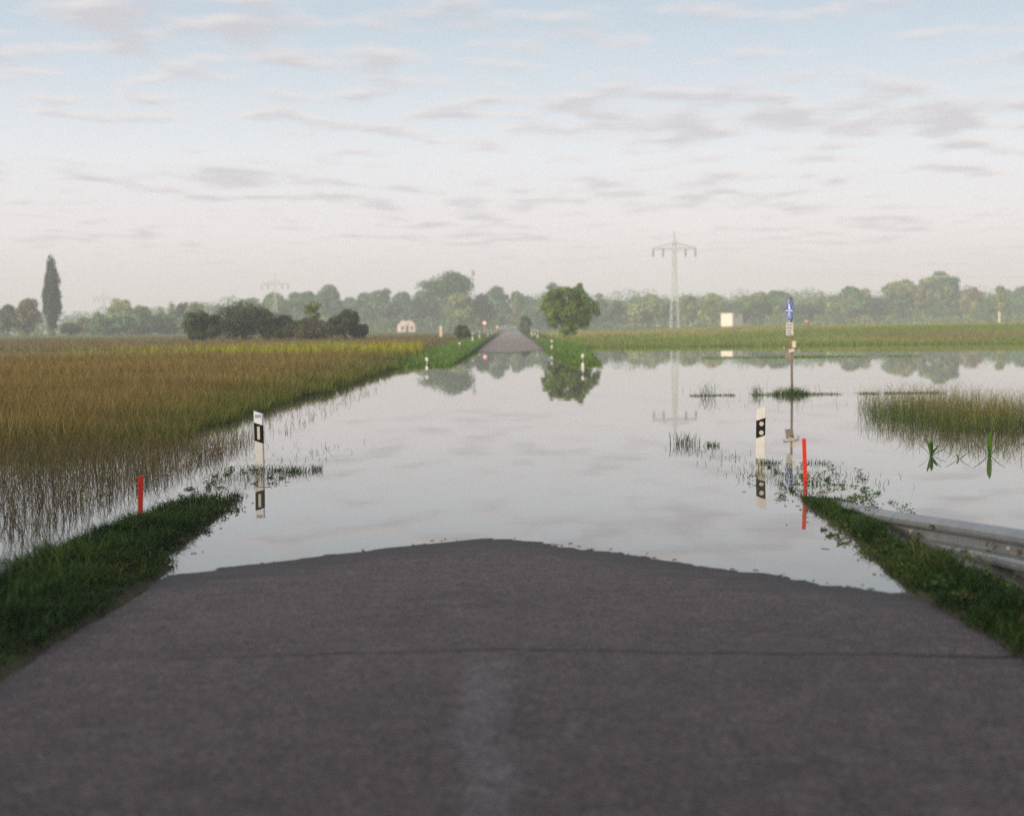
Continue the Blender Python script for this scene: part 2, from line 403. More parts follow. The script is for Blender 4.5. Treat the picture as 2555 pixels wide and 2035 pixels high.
# transverse tar seam: thin uneven strip
mb = MB(); pts = []
for k in range(141):
    x = -2.45 + 5.12*k/140
    wd = 0.010 + 0.010*abs(wob(x, 0, 7.0)) + 0.02*max(0, x-1.9)
    if x < -1.0: wd *= max(0.25, 1 + (x+1.0)*0.8)
    yc = 7.76 + 0.05*wob(x, 3, 2.0) + 0.02*wob(x, 1, 9.0)
    z = float(road_z(np.array(x), np.array(yc))) + 0.004
    pts += [(x, yc - wd/2, z), (x, yc + wd/2, z)]
mb.add(pts, [(2*k, 2*k+2, 2*k+3, 2*k+1) for k in range(140)])
mb.build('tar_seam', M['tar'], road)

# water
wme = np_mesh('water', [(-300, -60, 0), (300, -60, 0), (300, 175, 0), (-300, 175, 0)], quads=[(0, 1, 2, 3)])
tag(link('water', wme, M['water']), kind='structure')

# ------------------------------------------------------------------ blades
def blades(rng, P, H, Wd, lean, cb, ct, cvar=0.25, droop=0.35, cm=None):
    """tapered bent blades: five points each"""
    n = len(P); a = rng.uniform(0, 2*np.pi, n)
    side = np.stack([np.cos(a), np.sin(a), np.zeros(n)], 1)
    b = rng.uniform(0, 2*np.pi, n); fw = np.stack([np.cos(b), np.sin(b), np.zeros(n)], 1)
    H = np.broadcast_to(H, n)[:, None]; Wd = np.broadcast_to(Wd, n)[:, None]
    ln = (lean*rng.uniform(0.2, 1.0, n))[:, None]
    up = np.array([0, 0, 1.0])
    mid = P + up*H*0.55 + fw*H*ln*0.4
    tip = P + up*H*(1 - droop*ln) + fw*H*ln*(1+droop)
    V = np.stack([P - side*Wd/2, P + side*Wd/2, mid - side*Wd*0.42, mid + side*Wd*0.42, tip], 1)
    i = np.arange(n)[:, None]*5
    Q = i + np.array([[0, 1, 3, 2]]); T = i + np.array([[2, 3, 4]])
    v = 1 + rng.normal(0, cvar, (n, 1, 1)).clip(-.6, .8)
    cb = np.broadcast_to(cb, (n, 3))[:, None, :]; ct = np.broadcast_to(ct, (n, 3))[:, None, :]
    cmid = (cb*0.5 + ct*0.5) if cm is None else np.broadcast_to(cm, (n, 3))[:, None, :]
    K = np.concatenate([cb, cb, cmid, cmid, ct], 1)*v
    return V.reshape(-1, 3), Q, T, K.reshape(-1, 3)
def join_blades(name, parts, m=None):
    vs, qs, ts, cs = [], [], [], []; o = 0
    for v, q, t, c in parts:
        vs.append(v); qs.append(q+o); ts.append(t+o); cs.append(c); o += len(v)
    return np_mesh(name, np.concatenate(vs), np.concatenate(qs), np.concatenate(ts), np.clip(np.concatenate(cs), 0.002, 1))
def in_view(x, y, margin=2.5): return np.abs(x) < 0.36*y + margin
GREEN_B = np.array([0.022, 0.045, 0.010]); GREEN_T = np.array([0.060, 0.115, 0.022])
BROWN_T = np.array([0.225, 0.155, 0.058]); OLIVE = np.array([0.135, 0.122, 0.030])

# --- flooded meadow on the left
rng = np.random.default_rng(11)
parts = []
def meadow(n, y0, y1, xe, dens_pow, h, wd, hmul=1.0):
    u = rng.uniform(0, 1, n); y = y0 + (y1-y0)*u**dens_pow
    xr = xe + rng.exponential(0.5, n)*(-1)
    left = -(0.36*y + 4.0)
    x = xe + 0.35*wob(y*0, y, 0.9) - rng.uniform(0, 1, n)*(xe - left)
    z = ground_z(x, y)
    pat = wob(x, y, 0.22)*0.6 + wob(x, y, 0.8, 4)*0.4
    e = np.clip((xe - x)/2.6, 0, 1)                # 0 at the fringe, 1 inside the crop
    greenf = np.clip(0.9 - e*0.95 + 0.25*pat - 0.2*(y < 28), 0, 1)[:, None]
    tipc = BROWN_T*(1-greenf) + np.array([0.12, 0.13, 0.025])*greenf
    warm = np.clip((y - 28)/30, 0, 1)[:, None]
    tipc = tipc*(1 + 0.18*warm*np.array([1.0, 0.9, 0.2]))
    midc = OLIVE*(1-greenf)*1.05 + np.array([0.085, 0.115, 0.02])*greenf
    tipc = tipc*(1 + (e*np.clip((-x-6)/9, 0, 1))[:, None]*np.array([.12, -.06, -.15]))
    tone = (1 + 0.22*wob(x*.35, y, .5, 5) + 0.12*wob(x, y, 1.7, 8))[:, None]; tipc = tipc*tone*np.array([.92, .92, .95]); midc = midc*tone
    hh = h*(1 + 0.2*pat + .1*wob(x, y, 2.4, 6))*rng.uniform(0.6, 1.18, n)*(0.6 + 0.4*e)*hmul
    P = np.stack([x, y, np.maximum(z, -0.25)], 1)
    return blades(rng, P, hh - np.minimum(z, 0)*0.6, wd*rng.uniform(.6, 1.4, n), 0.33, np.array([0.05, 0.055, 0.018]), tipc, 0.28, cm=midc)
parts.append(meadow(62000, 23.5, 42, -5.5, .86, 0.62, 0.011))
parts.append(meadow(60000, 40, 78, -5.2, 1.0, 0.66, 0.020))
parts.append(meadow(11000, 16.5, 28, -5.6, 0.5, 0.5, 0.007))
# thin standing stems and broken straw in the open water before the crop
def stems(n, x0, x1, y0, y1, h, wd, lean, col_b, col_t, clump=0.0):
    x = rng.uniform(x0, x1, n); y = rng.uniform(y0, y1, n)
    if clump > 0:
        k = wob(x, y, 1.6, 6) + 0.6*wob(x, y, 4.0, 8) + rng.normal(0, .3, n) > clump
        x, y = x[k], y[k]
    k = in_view(x, y); x, y = x[k], y[k]
    P = np.stack([x, y, np.full(len(x), -0.02)], 1)
    return blades(rng, P, h*rng.uniform(.25, 1.1, len(x)), wd*rng.uniform(.6, 1.4, len(x)), lean, col_b, col_t, 0.3)
parts.append(stems(9000, -8.0, -4.1, 12.5, 24, 0.34, 0.005, 0.6, np.array([0.10, 0.08, 0.04]), np.array([0.18, 0.13, 0.06])))
parts.append(stems(4000, -6.6, -4.3, 13, 26, 0.36, 0.006, 0.45, np.array([0.06, 0.075, 0.02]), np.array([0.11, 0.13, 0.035]), 0.3))
parts.append(stems(1500, -5.6, -3.9, 18, 45, 0.22, 0.007, 0.6, np.array([0.06, 0.06, 0.02]), np.array([0.10, 0.11, 0.03]), 0.1))
fld = link('meadow_grass', join_blades('meadow_grass', parts), M['grass'])
tag(fld, 'tall brown and olive meadow grass standing in flood water left of the road', 'grass', kind='stuff')

# --- yellow strip behind it
rng = np.random.default_rng(12); parts = []
n = 26000; y = rng.uniform(76, 108, n); x = -4.6 - (y-76)*0.055 - rng.uniform(0, 1, n)*(0.36*y)
k = (x/y > -.19 + .14*rng.normal(0, .5, n)) & (y > 79 + rng.exponential(4, n)*.8) & (y < 106 - rng.exponential(5, n)) & (wob(x, y, .15, 1)*3 + (y-84) > -7*np.clip((-x-10)/25, 0, 1)); x, y = x[k], y[k]; n = len(x)
P = np.stack([x, y, ground_z(x, y)], 1)
parts.append(blades(rng, P, rng.uniform(.45, .8, n), 0.035, 0.3, np.array([0.06, 0.09, 0.015]), np.array([0.34, 0.32, 0.02]), 0.3, cm=np.array([0.22, 0.22, 0.016])))
tag(link('yellow_flowering_crop', join_blades('yellow_flowering_crop', parts), M['grass']), 'bright yellow-green flowering strip behind the brown meadow', 'crop', kind='stuff')

# --- far fields: coarse grass tops
rng = np.random.default_rng(13); parts = []
n = 30000; y = 105 + 160*rng.uniform(0, 1, n)**1.5; x = -5.5 - rng.uniform(0, 1, n)*(0.36*y + 6)
P = np.stack([x, y, ground_z(x, y)], 1)
parts.append(blades(rng, P, rng.uniform(.1, .3, n), 0.05, 0.35, np.array([0.10, 0.09, 0.03]), np.array([0.23, 0.17, 0.075]), 0.2))
n = 52000; y = 128 + 150*rng.uniform(0, 1, n)**1.6; x = 4.5 + rng.uniform(0, 1, n)*(0.36*y + 6)
k = ground_z(x, y) > -0.04; x, y = x[k], y[k]; n = len(x)
g = np.clip(0.5 + wob(x, y, .07, 3) + 0.5*sstep(14, 40, x) - 0.012*(y-150), 0, 1)[:, None]
g = np.where((y < 136)[:, None], 1.0, g)
bw = .45*(sstep(30, 38, x)*(y > 137)*(y < 160)*sstep(0, 4, y - 137 - 0*(x)))[:, None]
tc_ = np.array([0.36, 0.34, 0.13])*(1-g) + np.array([0.20, 0.27, 0.05])*g
tc_ = tc_*(1-bw) + np.array([0.25, 0.19, 0.08])*bw
P = np.stack([x, y, ground_z(x, y)], 1)
parts.append(blades(rng, P, rng.uniform(.18, .42, n)*(1 - 0.6*bw[:, 0]), 0.045, 0.35, tc_*0.6, tc_, 0.2))
# ridge at 83 m
n = 5200; x = rng.uniform(10.8, 23, n); y = 83 + rng.normal(0, .7, n); k = wob(x, y*.2, .9, 2) > -.75 + .12*np.clip(x-17, 0, 6); x, y = x[k], y[k]; n = len(x)
P = np.stack([x, y, np.maximum(ground_z(x, y), -.05)], 1)
parts.append(blades(rng, P, rng.uniform(.05, .15, n), 0.025, 0.4, GREEN_B*3, np.array([0.15, 0.27, 0.05]), 0.2))
tag(link('field_grass', join_blades('field_grass', parts), M['grass']), 'grass of the distant meadows beyond the flood', 'grass', kind='stuff')

# --- verges
rng = np.random.default_rng(14); parts = []
def verge(n, side, x0, x1, y0, y1, h, wd, ct, cb=GREEN_B, lo=0.0, rag=0.12, pw=1.0, lean=.6, cl=0.0):
    x = side*rng.uniform(x0, x1, n); y = y0 + (y1-y0)*rng.uniform(0, 1, n)**pw
    z = ground_z(x, y)
    ed = 2.56 + .1*(side > 0)*(y < 30) + rag*sstep(8, 14, y)*wob(x*0+side*5, y, 2.2) + 0.7*rag*sstep(7, 12, y)*wob(x*0, y, 6.0, 3) + np.abs(rng.normal(0, .05, n))
    k = (z > lo + rng.normal(0, .012, n)) & (np.abs(x) > ed) & in_view(x, y, 1.5)
    k &= wob(x, y, 2.1, 9) + .7*wob(x, y, 6.5, 4) + rng.normal(0, .3, n) > cl
    x, y, z = x[k], y[k], z[k]; n = len(x)
    hv = np.clip(1 + 0.55*wob(x, y, 1.7, 2) + 0.5*wob(x, y, 5.5, 5), .35, 2.2)
    ef = np.clip((np.abs(x) - 2.6)/0.4, 0.5, 1)*np.clip(.5 + z/.12, .5, 1)
    P = np.stack([x, y, z], 1)
    tcol = ct*(1 + 0.35*wob(x, y, 1.1, 7)[:, None]*np.array([1.5, 1, .6]) + 0.25*wob(x, y, 7.0, 1)[:, None])
    return blades(rng, P, h*hv*ef*rng.uniform(.4, 1.35, n), wd*rng.uniform(.6, 1.3, n), lean, cb, tcol, 0.42)
NEAR_T = np.array([0.038, 0.080, 0.015])
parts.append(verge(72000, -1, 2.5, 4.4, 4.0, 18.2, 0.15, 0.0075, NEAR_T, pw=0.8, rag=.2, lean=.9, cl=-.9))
parts.append(verge(60000, 1, 2.5, 3.05, 4.0, 18.2, 0.12, 0.0075, NEAR_T, pw=0.8, rag=.2, lean=.8, cl=-.9))
parts.append(verge(40000, 1, 3.0, 4.3, 4.0, 18.2, 0.05, 0.006, NEAR_T, pw=0.8, rag=.2, lean=.8, cl=-.7))
parts.append(verge(5000, -1, 2.6, 4.2, 4.0, 18.2, 0.27, 0.005, np.array([0.13, 0.15, 0.045]), cl=.0))
parts.append(verge(3500, 1, 2.6, 4.2, 4.0, 18.2, 0.22, 0.005, np.array([0.13, 0.15, 0.045]), cl=.1))
parts.append(verge(5000, -1, 2.5, 3.0, 4.0, 18.2, 0.16, 0.005, np.array([0.12, 0.10, 0.04]), lean=1.2, lo=-.05))
parts.append(verge(5000, 1, 2.5, 3.0, 4.0, 18.2, 0.16, 0.005, np.array([0.12, 0.10, 0.04]), lean=1.2, lo=-.05))
tag(link('verge_grass', join_blades('verge_grass', parts), M['grass']), 'dark green grass on the road verges in the foreground', 'grass', kind='stuff')
parts = []
FAR_T = np.array([0.15, 0.26, 0.05])
parts.append(verge(26000, -1, 2.6, 5.6, 66, 175, 0.20, 0.03, FAR_T, cb=np.array([.06, .12, .02]), lo=0.0, pw=1.5, cl=-2))
parts.append(verge(26000, 1, 2.6, 5.6, 66, 175, 0.20, 0.03, FAR_T, cb=np.array([.06, .12, .02]), lo=0.0, pw=1.5, cl=-2))
parts.append(verge(6000, -1, 2.6, 5.6, 170, 500, 0.3, 0.06, np.array([0.15, 0.18, 0.05]), cl=-2))
parts.append(verge(6000, 1, 2.6, 5.6, 170, 500, 0.3, 0.06, np.array([0.15, 0.18, 0.05]), cl=-2))
tag(link('far_verge_grass', join_blades('far_verge_grass', parts), M['grass']), 'bright green grass banks beside the road beyond the flood', 'grass', kind='stuff')

# --- shoots poking out of the water along the drowned verges
rng = np.random.default_rng(15); parts = []
def shoots(n, cx, cy, sx, sy, h, wd, ct, lean=0.8):
    x = cx + rng.normal(0, sx, n); y = cy + rng.normal(0, sy, n)
    P = np.stack([x, y, np.full(n, -0.02)], 1)
    return blades(rng, P, h*rng.uniform(.3, 1.1, n), wd, lean, GREEN_B*1.6, ct, 0.3, droop=0.5)
SH = np.array([0.055, 0.10, 0.02])
for cx, cy, sx, sy, n, h in [(-3.15, 18.0, .22, .5, 260, .11), (-3.5, 18.6, .3, .5, 130, .10), (-3.9, 19.5, .4, .8, 110, .10), (-3.35, 21.5, .5, 1.2, 60, .12), (-2.75, 21.5, .3, 1.0, 35, .12),
                             (3.15, 17.6, .25, .5, 300, .10), (3.6, 18.2, .3, .6, 90, .10), (3.3, 18.8, .25, .5, 90, .11), (3.0, 19.6, .3, .7, 60, .10), (2.75, 21.0, .3, .8, 60, .12), (3.9, 17.0, .3, .8, 80, .12)]:
    parts.append(shoots(n, cx, cy, sx, sy, h, 0.006, SH))
# sedge line at the sign
x = rng.uniform(4.6, 11.5, 3200); y = 38.3 + 0.05*(x-7) + rng.normal(0, .22, 3200); k = wob(x, y*0, 2.2, 3) + 0.8*np.exp(-((x-7.2)/.7)**2) > -.35; x, y = x[k], y[k]; n = len(x)
P = np.stack([x, y, np.full(n, -.02)], 1)
parts.append(blades(rng, P, (0.075 + 0.16*np.exp(-((x-7.2)/.4)**2))*rng.uniform(.3, 1.3, n), 0.009, 0.6, GREEN_B*2, np.array([0.09, 0.14, 0.03]), .3))
x = rng.uniform(4.3, 12, 70); y = rng.uniform(33, 42, 70); P = np.stack([x, y, np.full(70, -.02)], 1)
parts.append(blades(rng, P, rng.uniform(.1, .45, 70), 0.007, 0.5, OLIVE*.6, OLIVE, .3))
tag(link('flooded_shoots', join_blades('flooded_shoots', parts), M['grass']), 'scattered green shoots poking out of the flood beside the posts', 'grass', kind='stuff')

# --- brown reed-like grass island on the right
rng = np.random.default_rng(16); parts = []
n = 17000; x = rng.uniform(6.3, 12.5, n); y = 24.2 + 7.5*rng.uniform(0, 1, n)**1.0
inside = (x > 6.9 + 0.35*wob(x*0, y, 1.1) + 0.10*np.abs(y-27.5)) & (wob(x, y, 1.3, 2) + rng.normal(0, .35, n) > -0.22 + 0.4*np.clip(x-9.3, 0, 1))
x, y = x[inside], y[inside]; n = len(x)
gf = np.clip(1.15 - (x - 6.7)/0.9, 0, 1)[:, None]*(rng.uniform(0, 1, (n, 1)) < .9)
ct = np.array([0.31, 0.215, 0.095])*(1-gf) + np.array([0.07, 0.13, 0.02])*gf
cm_ = np.array([0.14, 0.145, 0.04])*(1-gf) + np.array([0.05, 0.10, 0.018])*gf
P = np.stack([x, y, np.full(n, -.03)], 1)
parts.append(blades(rng, P, (0.52 + 0.2*wob(x, y, 1.5))*rng.uniform(.3, 1.5, n)*(1 - 0.45*gf[:, 0]*(x < 7.4)), 0.0055, 0.6, np.array([0.05, 0.085, 0.02]), ct, .28, cm=cm_, droop=.5))
x = rng.uniform(5.7, 8.8, 1300); y = rng.uniform(19.5, 25.5, 1300); k = (x > 5.9 + (25-y)*0.12) & (wob(x, y, 2.0, 4) > -.1); x, y = x[k], y[k]; n = len(x)
P = np.stack([x, y, np.full(n, -.02)], 1)
parts.append(blades(rng, P, rng.uniform(.06, .3, n), 0.007, 0.6, OLIVE*.4, np.array([0.10, 0.11, 0.03]), .3))
tag(link('sedge_island', join_blades('sedge_island', parts), M['grass']), 'brown and green sedge island standing in the water beyond the guard rail', 'grass', kind='stuff')

# --- small-leaved weeds straggling over the verges and out onto the water
rng = np.random.default_rng(18); lob = []
def weeds(side, x0, x1, y0, y1, n, r0, r1, hh):
    for _ in range(n):
        x = side*rng.uniform(x0, x1); y = rng.uniform(y0, y1); z = max(float(ground_z(np.array(x), np.array(y))), -.01)
        if abs(x) > .36*y + 1: continue
        r = rng.uniform(r0, r1); lob.append((np.array([x, y, z + hh*rng.uniform(.2, 1)]), np.array([r, r, r*.7])))
weeds(1, 2.75, 3.7, 9.0, 17.6, 60, .05, .13, .08); weeds(-1, 2.75, 3.6, 9.5, 17.5, 30, .05, .11, .08)
weeds(1, 3.35, 3.7, 11, 16, 26, .04, .09, .2); weeds(1, 2.9, 4.2, 16.5, 19.2, 11, .04, .08, .04); weeds(-1, 2.7, 3.8, 16.5, 19.5, 20, .04, .08, .03)
weeds(1, 2.7, 2.95, 8.5, 13, 26, .04, .08, .03); weeds(-1, 2.7, 2.95, 10, 15, 18, .03, .07, .03)
def weed_mesh():
    Lc = np.array([l[0] for l in lob]); Lr = np.array([l[1] for l in lob]); n = 6200
    idx = rng.integers(0, len(lob), n); d = rng.normal(0, 1, (n, 3)); d /= np.linalg.norm(d, axis=1)[:, None]
    P = Lc[idx] + d*Lr[idx]*rng.uniform(.3, 1.1, (n, 1)); P[:, 2] = np.maximum(P[:, 2], .004)
    a = rng.normal(0, 1, (n, 3)); a[:, 2] *= .5; a /= np.linalg.norm(a, axis=1)[:, None]
    b = np.cross(a, rng.normal(0, 1, (n, 3))); b /= np.linalg.norm(b, axis=1)[:, None]
    s = (rng.uniform(.008, .02, n))[:, None]
    V = np.stack([P - a*s, P + b*s*.45, P + a*s, P - b*s*.45], 1)
    pal = np.array([(.045, .10, .02), (.06, .12, .025), (.07, .09, .025), (.10, .09, .035)])
    K = np.repeat((pal[rng.integers(0, 4, len(lob))][idx]*rng.uniform(.6, 1.4, (n, 1)))[:, None, :], 4, 1)
    return np_mesh('verge_weeds', V.reshape(-1, 3), quads=np.arange(n*4).reshape(-1, 4), cols=K.reshape(-1, 3))
tag(link('verge_weeds', weed_mesh(), M['leaf']), 'small-leaved weeds straggling over the wet road verges', 'weeds', kind='stuff')

# --- straw and scum drifted against the near waterline
rng = np.random.default_rng(19); mb = MB()
for _ in range(46):
    x = rng.choice([-1.6, -.9, .7, 1.5, 2.2]) + rng.normal(0, .35); yy = 12.6 - (.82 if x < -.2 else 1.06)*max(0, abs(x+.2)-.12) + .04 + abs(rng.normal(0, .10))
    ln = rng.uniform(.008, .05); a = rng.normal(0, .6); q = Matrix.Rotation(a, 3, 'Z')
    mb.box((x, yy, .003), (ln, rng.uniform(.003, .008), .004), q)
for _ in range(24):
    x = rng.choice([-1, 1])*rng.uniform(2.4, 3.0); yy = rng.uniform(11, 18)
    mb.box((x, yy, .003), (rng.uniform(.02, .09), .005, .004), Matrix.Rotation(rng.uniform(0, 3), 3, 'Z'))
tag(mb.build('floating_straw', mat('wet_straw', (.10, .075, .045), .8, .2)), 'bits of straw floating along the edge of the flood on the road', 'straw', kind='stuff')

# ------------------------------------------------------------------ individual tufts and leafy plants in the water
rng = np.random.default_rng(17)
def tuft(loc, n, spread, h, wd, ct, label, name='grass_tuft', cat='grass', group=None, lean=.7, cb=GREEN_B*1.5):
    P = np.stack([rng.normal(0, spread, n).clip(-1.7*spread, 1.7*spread), rng.normal(0, spread, n).clip(-1.7*spread, 1.7*spread), np.full(n, -0.03)], 1)
    me = join_blades(name, [blades(rng, P, h*rng.uniform(.4, 1.1, n), wd*rng.uniform(.7, 1.3, n), lean, cb, ct, .25, droop=.45)])
    return tag(link(name, me, M['grass'], loc=loc), label, cat, group)
TG = 'green tufts rising from the flood'
tuft((-2.78, 18.75, 0), 150, .11, .17, .007, SH*1.05, 'dense green grass tuft in the water just right of the left marker post', group=TG)
tuft((-2.52, 18.95, 0), 70, .05, .15, .007, SH, 'small spiky green tuft right of the denser tuft by the left post', group=TG)
tuft((-3.28, 19.05, 0), 110, .12, .15, .006, SH, 'ragged grass clump in front of the left marker post foot', group=TG)
tuft((2.62, 22.6, 0), 90, .13, .28, .007, np.array([.08, .11, .03]), 'tall thin grass tuft alone in the water left of the right post', group=TG, lean=.35)
tuft((2.98, 22.2, 0), 45, .07, .16, .010, SH, 'low broad-leaved tuft between the thin tuft and the right post', group=TG)
tuft((3.36, 19.3, 0), 80, .09, .11, .009, SH, 'leafy green clump around the foot of the right marker post', group=TG)
tuft((3.95, 19.2, 0), 55, .09, .12, .010, SH, 'leafy clump between the right marker post and the red stake', group=TG)
tuft((7.2, 38.2, 0), 300, .22, .32, .008, np.array([.08, .14, .03]), 'round grass clump at the foot of the blue sign pole', group=TG, lean=.5)
tuft((6.35, 38.3, 0), 60, .07, .38, .009, np.array([.07, .11, .03]), 'upright grass wisp left of the sign pole clump', group=TG, lean=.3)
tuft((4.95, 37.6, 0), 45, .12, .55, .007, np.array([.10, .11, .04]), 'sparse tall grass spray left of the sign in open water', group=TG, lean=.6)
def leafy(loc, leaves, label):
    mb = MB()
    for az, ln, wd, tilt in leaves:
        wd = wd*1.4
        pts = []; q = Matrix.Rotation(az, 3, 'Z')
        for k in range(6):
            t = k/5; r = ln*math.sin(tilt)*t*(1+.25*t); z = ln*math.cos(tilt)*t*(1-.18*t) - .02
            ww = wd*(0.35 + 1.6*t*(1-t)*1.6)*(1 if k < 5 else 0.02)
            for s in (-1, 0, 1): pts.append(q @ Vector((r, s*ww/2, z + (0.12*wd if s else 0))))
        mb.add(pts, [(k*3+s, k*3+s+1, k*3+s+4, k*3+s+3) for k in range(5) for s in (0, 1)])
    me = mb.mesh('leafy_plant'); n = len(me.vertices)
    a = me.color_attributes.new('Col', 'FLOAT_COLOR', 'POINT')
    for i in range(n): a.data[i].color = (0.05+.02*random.random(), 0.13+.03*random.random(), 0.02, 1)
    return tag(link('leafy_plant', me, M['leaf'], loc=loc, smooth=True), label, 'plant', 'broad leaved plants in front of the sedge')
leafy((5.72, 20.2, 0), [(.2, .26, .035, .5), (1.2, .3, .04, .25), (2.8, .24, .035, .55), (3.6, .3, .035, .2), (5.0, .22, .03, .6), (.0, .2, .04, .9)], 'many-leaved green water plant, leftmost of three before the sedge island')
leafy((5.92, 19.6, 0), [(.15, .2, .03, .75), (3.0, .2, .03, .75), (1.8, .12, .02, .4)], 'small green plant with two leaves spread like a cross on the water')
leafy((6.52, 20.2, 0), [(.1, .3, .035, .65), (3.1, .3, .035, .65), (1.5, .40, .05, .05), (4.6, .42, .04, .04), (2.9, .2, .03, .1)], 'tallest broad leaved green plant, rightmost of three before the sedge island')

# ------------------------------------------------------------------ roadside marker posts
def marker_post(loc, label, kind, rot=(0,0,0), side=-1, group='roadside marker posts', detail=True, dirt=0.2):
    """hollow plastic post, 12 cm wide; slanted head; black band leaning towards the road"""
    t = thing('marker_post', label, 'marker post', loc, group=group, rot=rot)
    wd = .06; H = 1.0; s = -side      # head slants down towards the carriageway on the left post
    def zs(x, z): return z + (-.022 if side < 0 else .022)*(x/wd)
    def sec(x0, x1, z0, z1, yo=0.0):
        return [(x0, zs(x0, z0)), (x1, zs(x1, z0)), (x1, zs(x1, z1)), (x0, zs(x0, z1))]
    def body(poly, y0=-.05, y1=.05):
        # rounded trapezoid plan: front narrower than back
        mb = MB(); n = len(poly)
        prof = [(-1, .25), (-.86, 1), (.86, 1), (1, .25), (1, -.6), (.8, -1), (-.8, -1), (-1, -.6)]
        xa, xb = wd, wd
        lo = lambda x: np.interp(x, [poly[0][0], poly[1][0]], [poly[0][1], poly[1][1]])
        hi = lambda x: np.interp(x, [poly[3][0], poly[2][0]], [poly[3][1], poly[2][1]])
        vs = [(p[0]*wd, -p[1]*.045, lo(p[0]*wd)) for p in prof] + [(p[0]*wd, -p[1]*.045, hi(p[0]*wd)) for p in prof]
        m_ = len(prof)
        mb.add(vs, [tuple(range(m_-1, -1, -1)), tuple(range(m_, 2*m_))] + [(k, (k+1) % m_, m_+(k+1) % m_, m_+k) for k in range(m_)])
        return mb
    flat0 = [(-wd, 0), (wd, 0), (wd, dirt), (-wd, dirt)]
    body([(-wd, -.3), (wd, -.3), (wd, dirt), (-wd, dirt)]).build('stained_foot', M['post_dirty'] if detail else M['post_white'], t)
    body([(-wd, dirt), (wd, dirt), (wd, zs(wd, .59)), (-wd, zs(-wd, .59))]).build('shaft', M['post_white'], t)
    body(sec(-wd, wd, .59, .83)).build('black_band', M['band_black'], t)
    hd = [(-wd, zs(-wd, .83)), (wd, zs(wd, .83)), (wd, .955 if side < 0 else 1.0), (-wd, 1.0 if side < 0 else .955)]
    body(hd).build('head', M['post_grey'] if (detail and side < 0) else M['post_white'], t)
    yf = -.0475
    if kind == 'bar':
        rp = MB().box((.004, yf, .71), (.036, .006, .17)).build('reflector', M['refl'], t)
        for zz in (.64, .78): MB().bar((.004, yf-.003, zz), (.004, yf-.006, zz), .004, n=6).build('rivet', M['greysteel'], rp)
        MB().box((0, yf+.001, .93), (.078, .003, .042)).build('sticker', M['sticker'], t)
        MB().box((.002, yf-.0015, .945), (.07, .002, .006)).build('sticker_line', M['ink'], t)
    elif kind == 'dots':
        for zz in (.765, .645):
            rp = MB().bar((.0, yf+.004, zz), (.0, yf-.004, zz), .030, n=20).build('reflector', M['refl'], t)
            MB().bar((.0, yf-.004, zz), (.0, yf-.007, zz), .006, n=8).build('rivet', M['greysteel'], rp)
    else:
        if side < 0: MB().box((.004, yf, .71), (.036, .006, .17)).build('reflector', M['refl'], t)
        else:
            for zz in (.765, .645): MB().bar((.0, yf+.004, zz), (.0, yf-.004, zz), .030, n=12).build('reflector', M['refl'], t)
    return t
def post_at(col, D, ztop, label, kind, side, tilt=0.0, detail=True, yaw=0.0, dirt=.2):
    return marker_post((gx(col, D), D, ztop - 1.0), label, kind, rot=(0, tilt, yaw), side=side, detail=detail, dirt=dirt)
post_at(645, 19.55, .735, 'nearest left white marker post with black band and single upright reflector', 'bar', -1, tilt=R(-.5), dirt=.2)
post_at(1897, 20.05, .705, 'nearest right white marker post with two round reflectors on its black band', 'dots', 1, tilt=R(1.0), dirt=.2)
post_at(1066, 67, .50, 'white marker post in the water at the far corner of the brown meadow', 'far', -1, detail=False)
post_at(1455, 66.6, .60, 'white marker post at the tip of the far right grass bank', 'far', 1, detail=False)
post_at(1148, 106, .80, 'white marker post on the far left bank, between the corner post and the round bush', 'far', -1, detail=False)
post_at(1378, 107, .90, 'white marker post on the far right bank just left of the leafy tree', 'far', 1, detail=False)
for col, D, side, lab in [(1181, 140, -1, 'small white marker post beside the dark round bush'), (1198, 172, -1, 'smaller white marker post right behind the dark round bush'),
                          (1343, 170, 1, 'small white marker post left of the leafy tree trunk'), (1329, 212, 1, 'smaller white marker post further along the right road edge')]:
    zt = float(ground_z(np.array(gx(col, D)), np.array(float(D)))) + 1.0
    post_at(col, D, zt, lab, 'far', side, detail=False)
for k, D in enumerate((222, 262, 305, 350)):
    for side in (-1, 1):
        x = side*3.5; zt = float(ground_z(np.array(x), np.array(float(D)))) + 1.0
        marker_post((x, D, zt-1), '%s of the tiny white marker posts on the %s road edge near its vanishing point' % (('nearest', 'second', 'third', 'farthest')[k], 'left' if side < 0 else 'right'), 'far', side=side, group='distant marker posts along the %s edge' % ('left' if side < 0 else 'right'), detail=False)

# ------------------------------------------------------------------ red stakes
def stake(loc, h, rot, label):
    t = thing('red_stake', label, 'stake', loc, rot=rot, group='red stakes at the rail ends')
    me = MB().box((0, 0, h/2 - .15), (.044, .03, h + .3)).mesh('stick')
    o = link('stick', me, M['red'], t)
    b = o.modifiers.new('bevel', 'BEVEL'); b.width = .004; b.segments = 2
    MB().box((0, 0, h + .004), (.038, .025, .008)).build('sawn_top', M['red'], t)
    return t
stake((gx(342, 13.9), 13.9, -.02), .455, (R(1), R(1.9), R(12)), 'short red wooden stake in the dark grass by the left verge')
stake((gx(2011, 16.7), 16.7, 0), .51, (R(-1), R(-1.9), R(-10)), 'red wooden stake at the sunken end of the right guard rail')

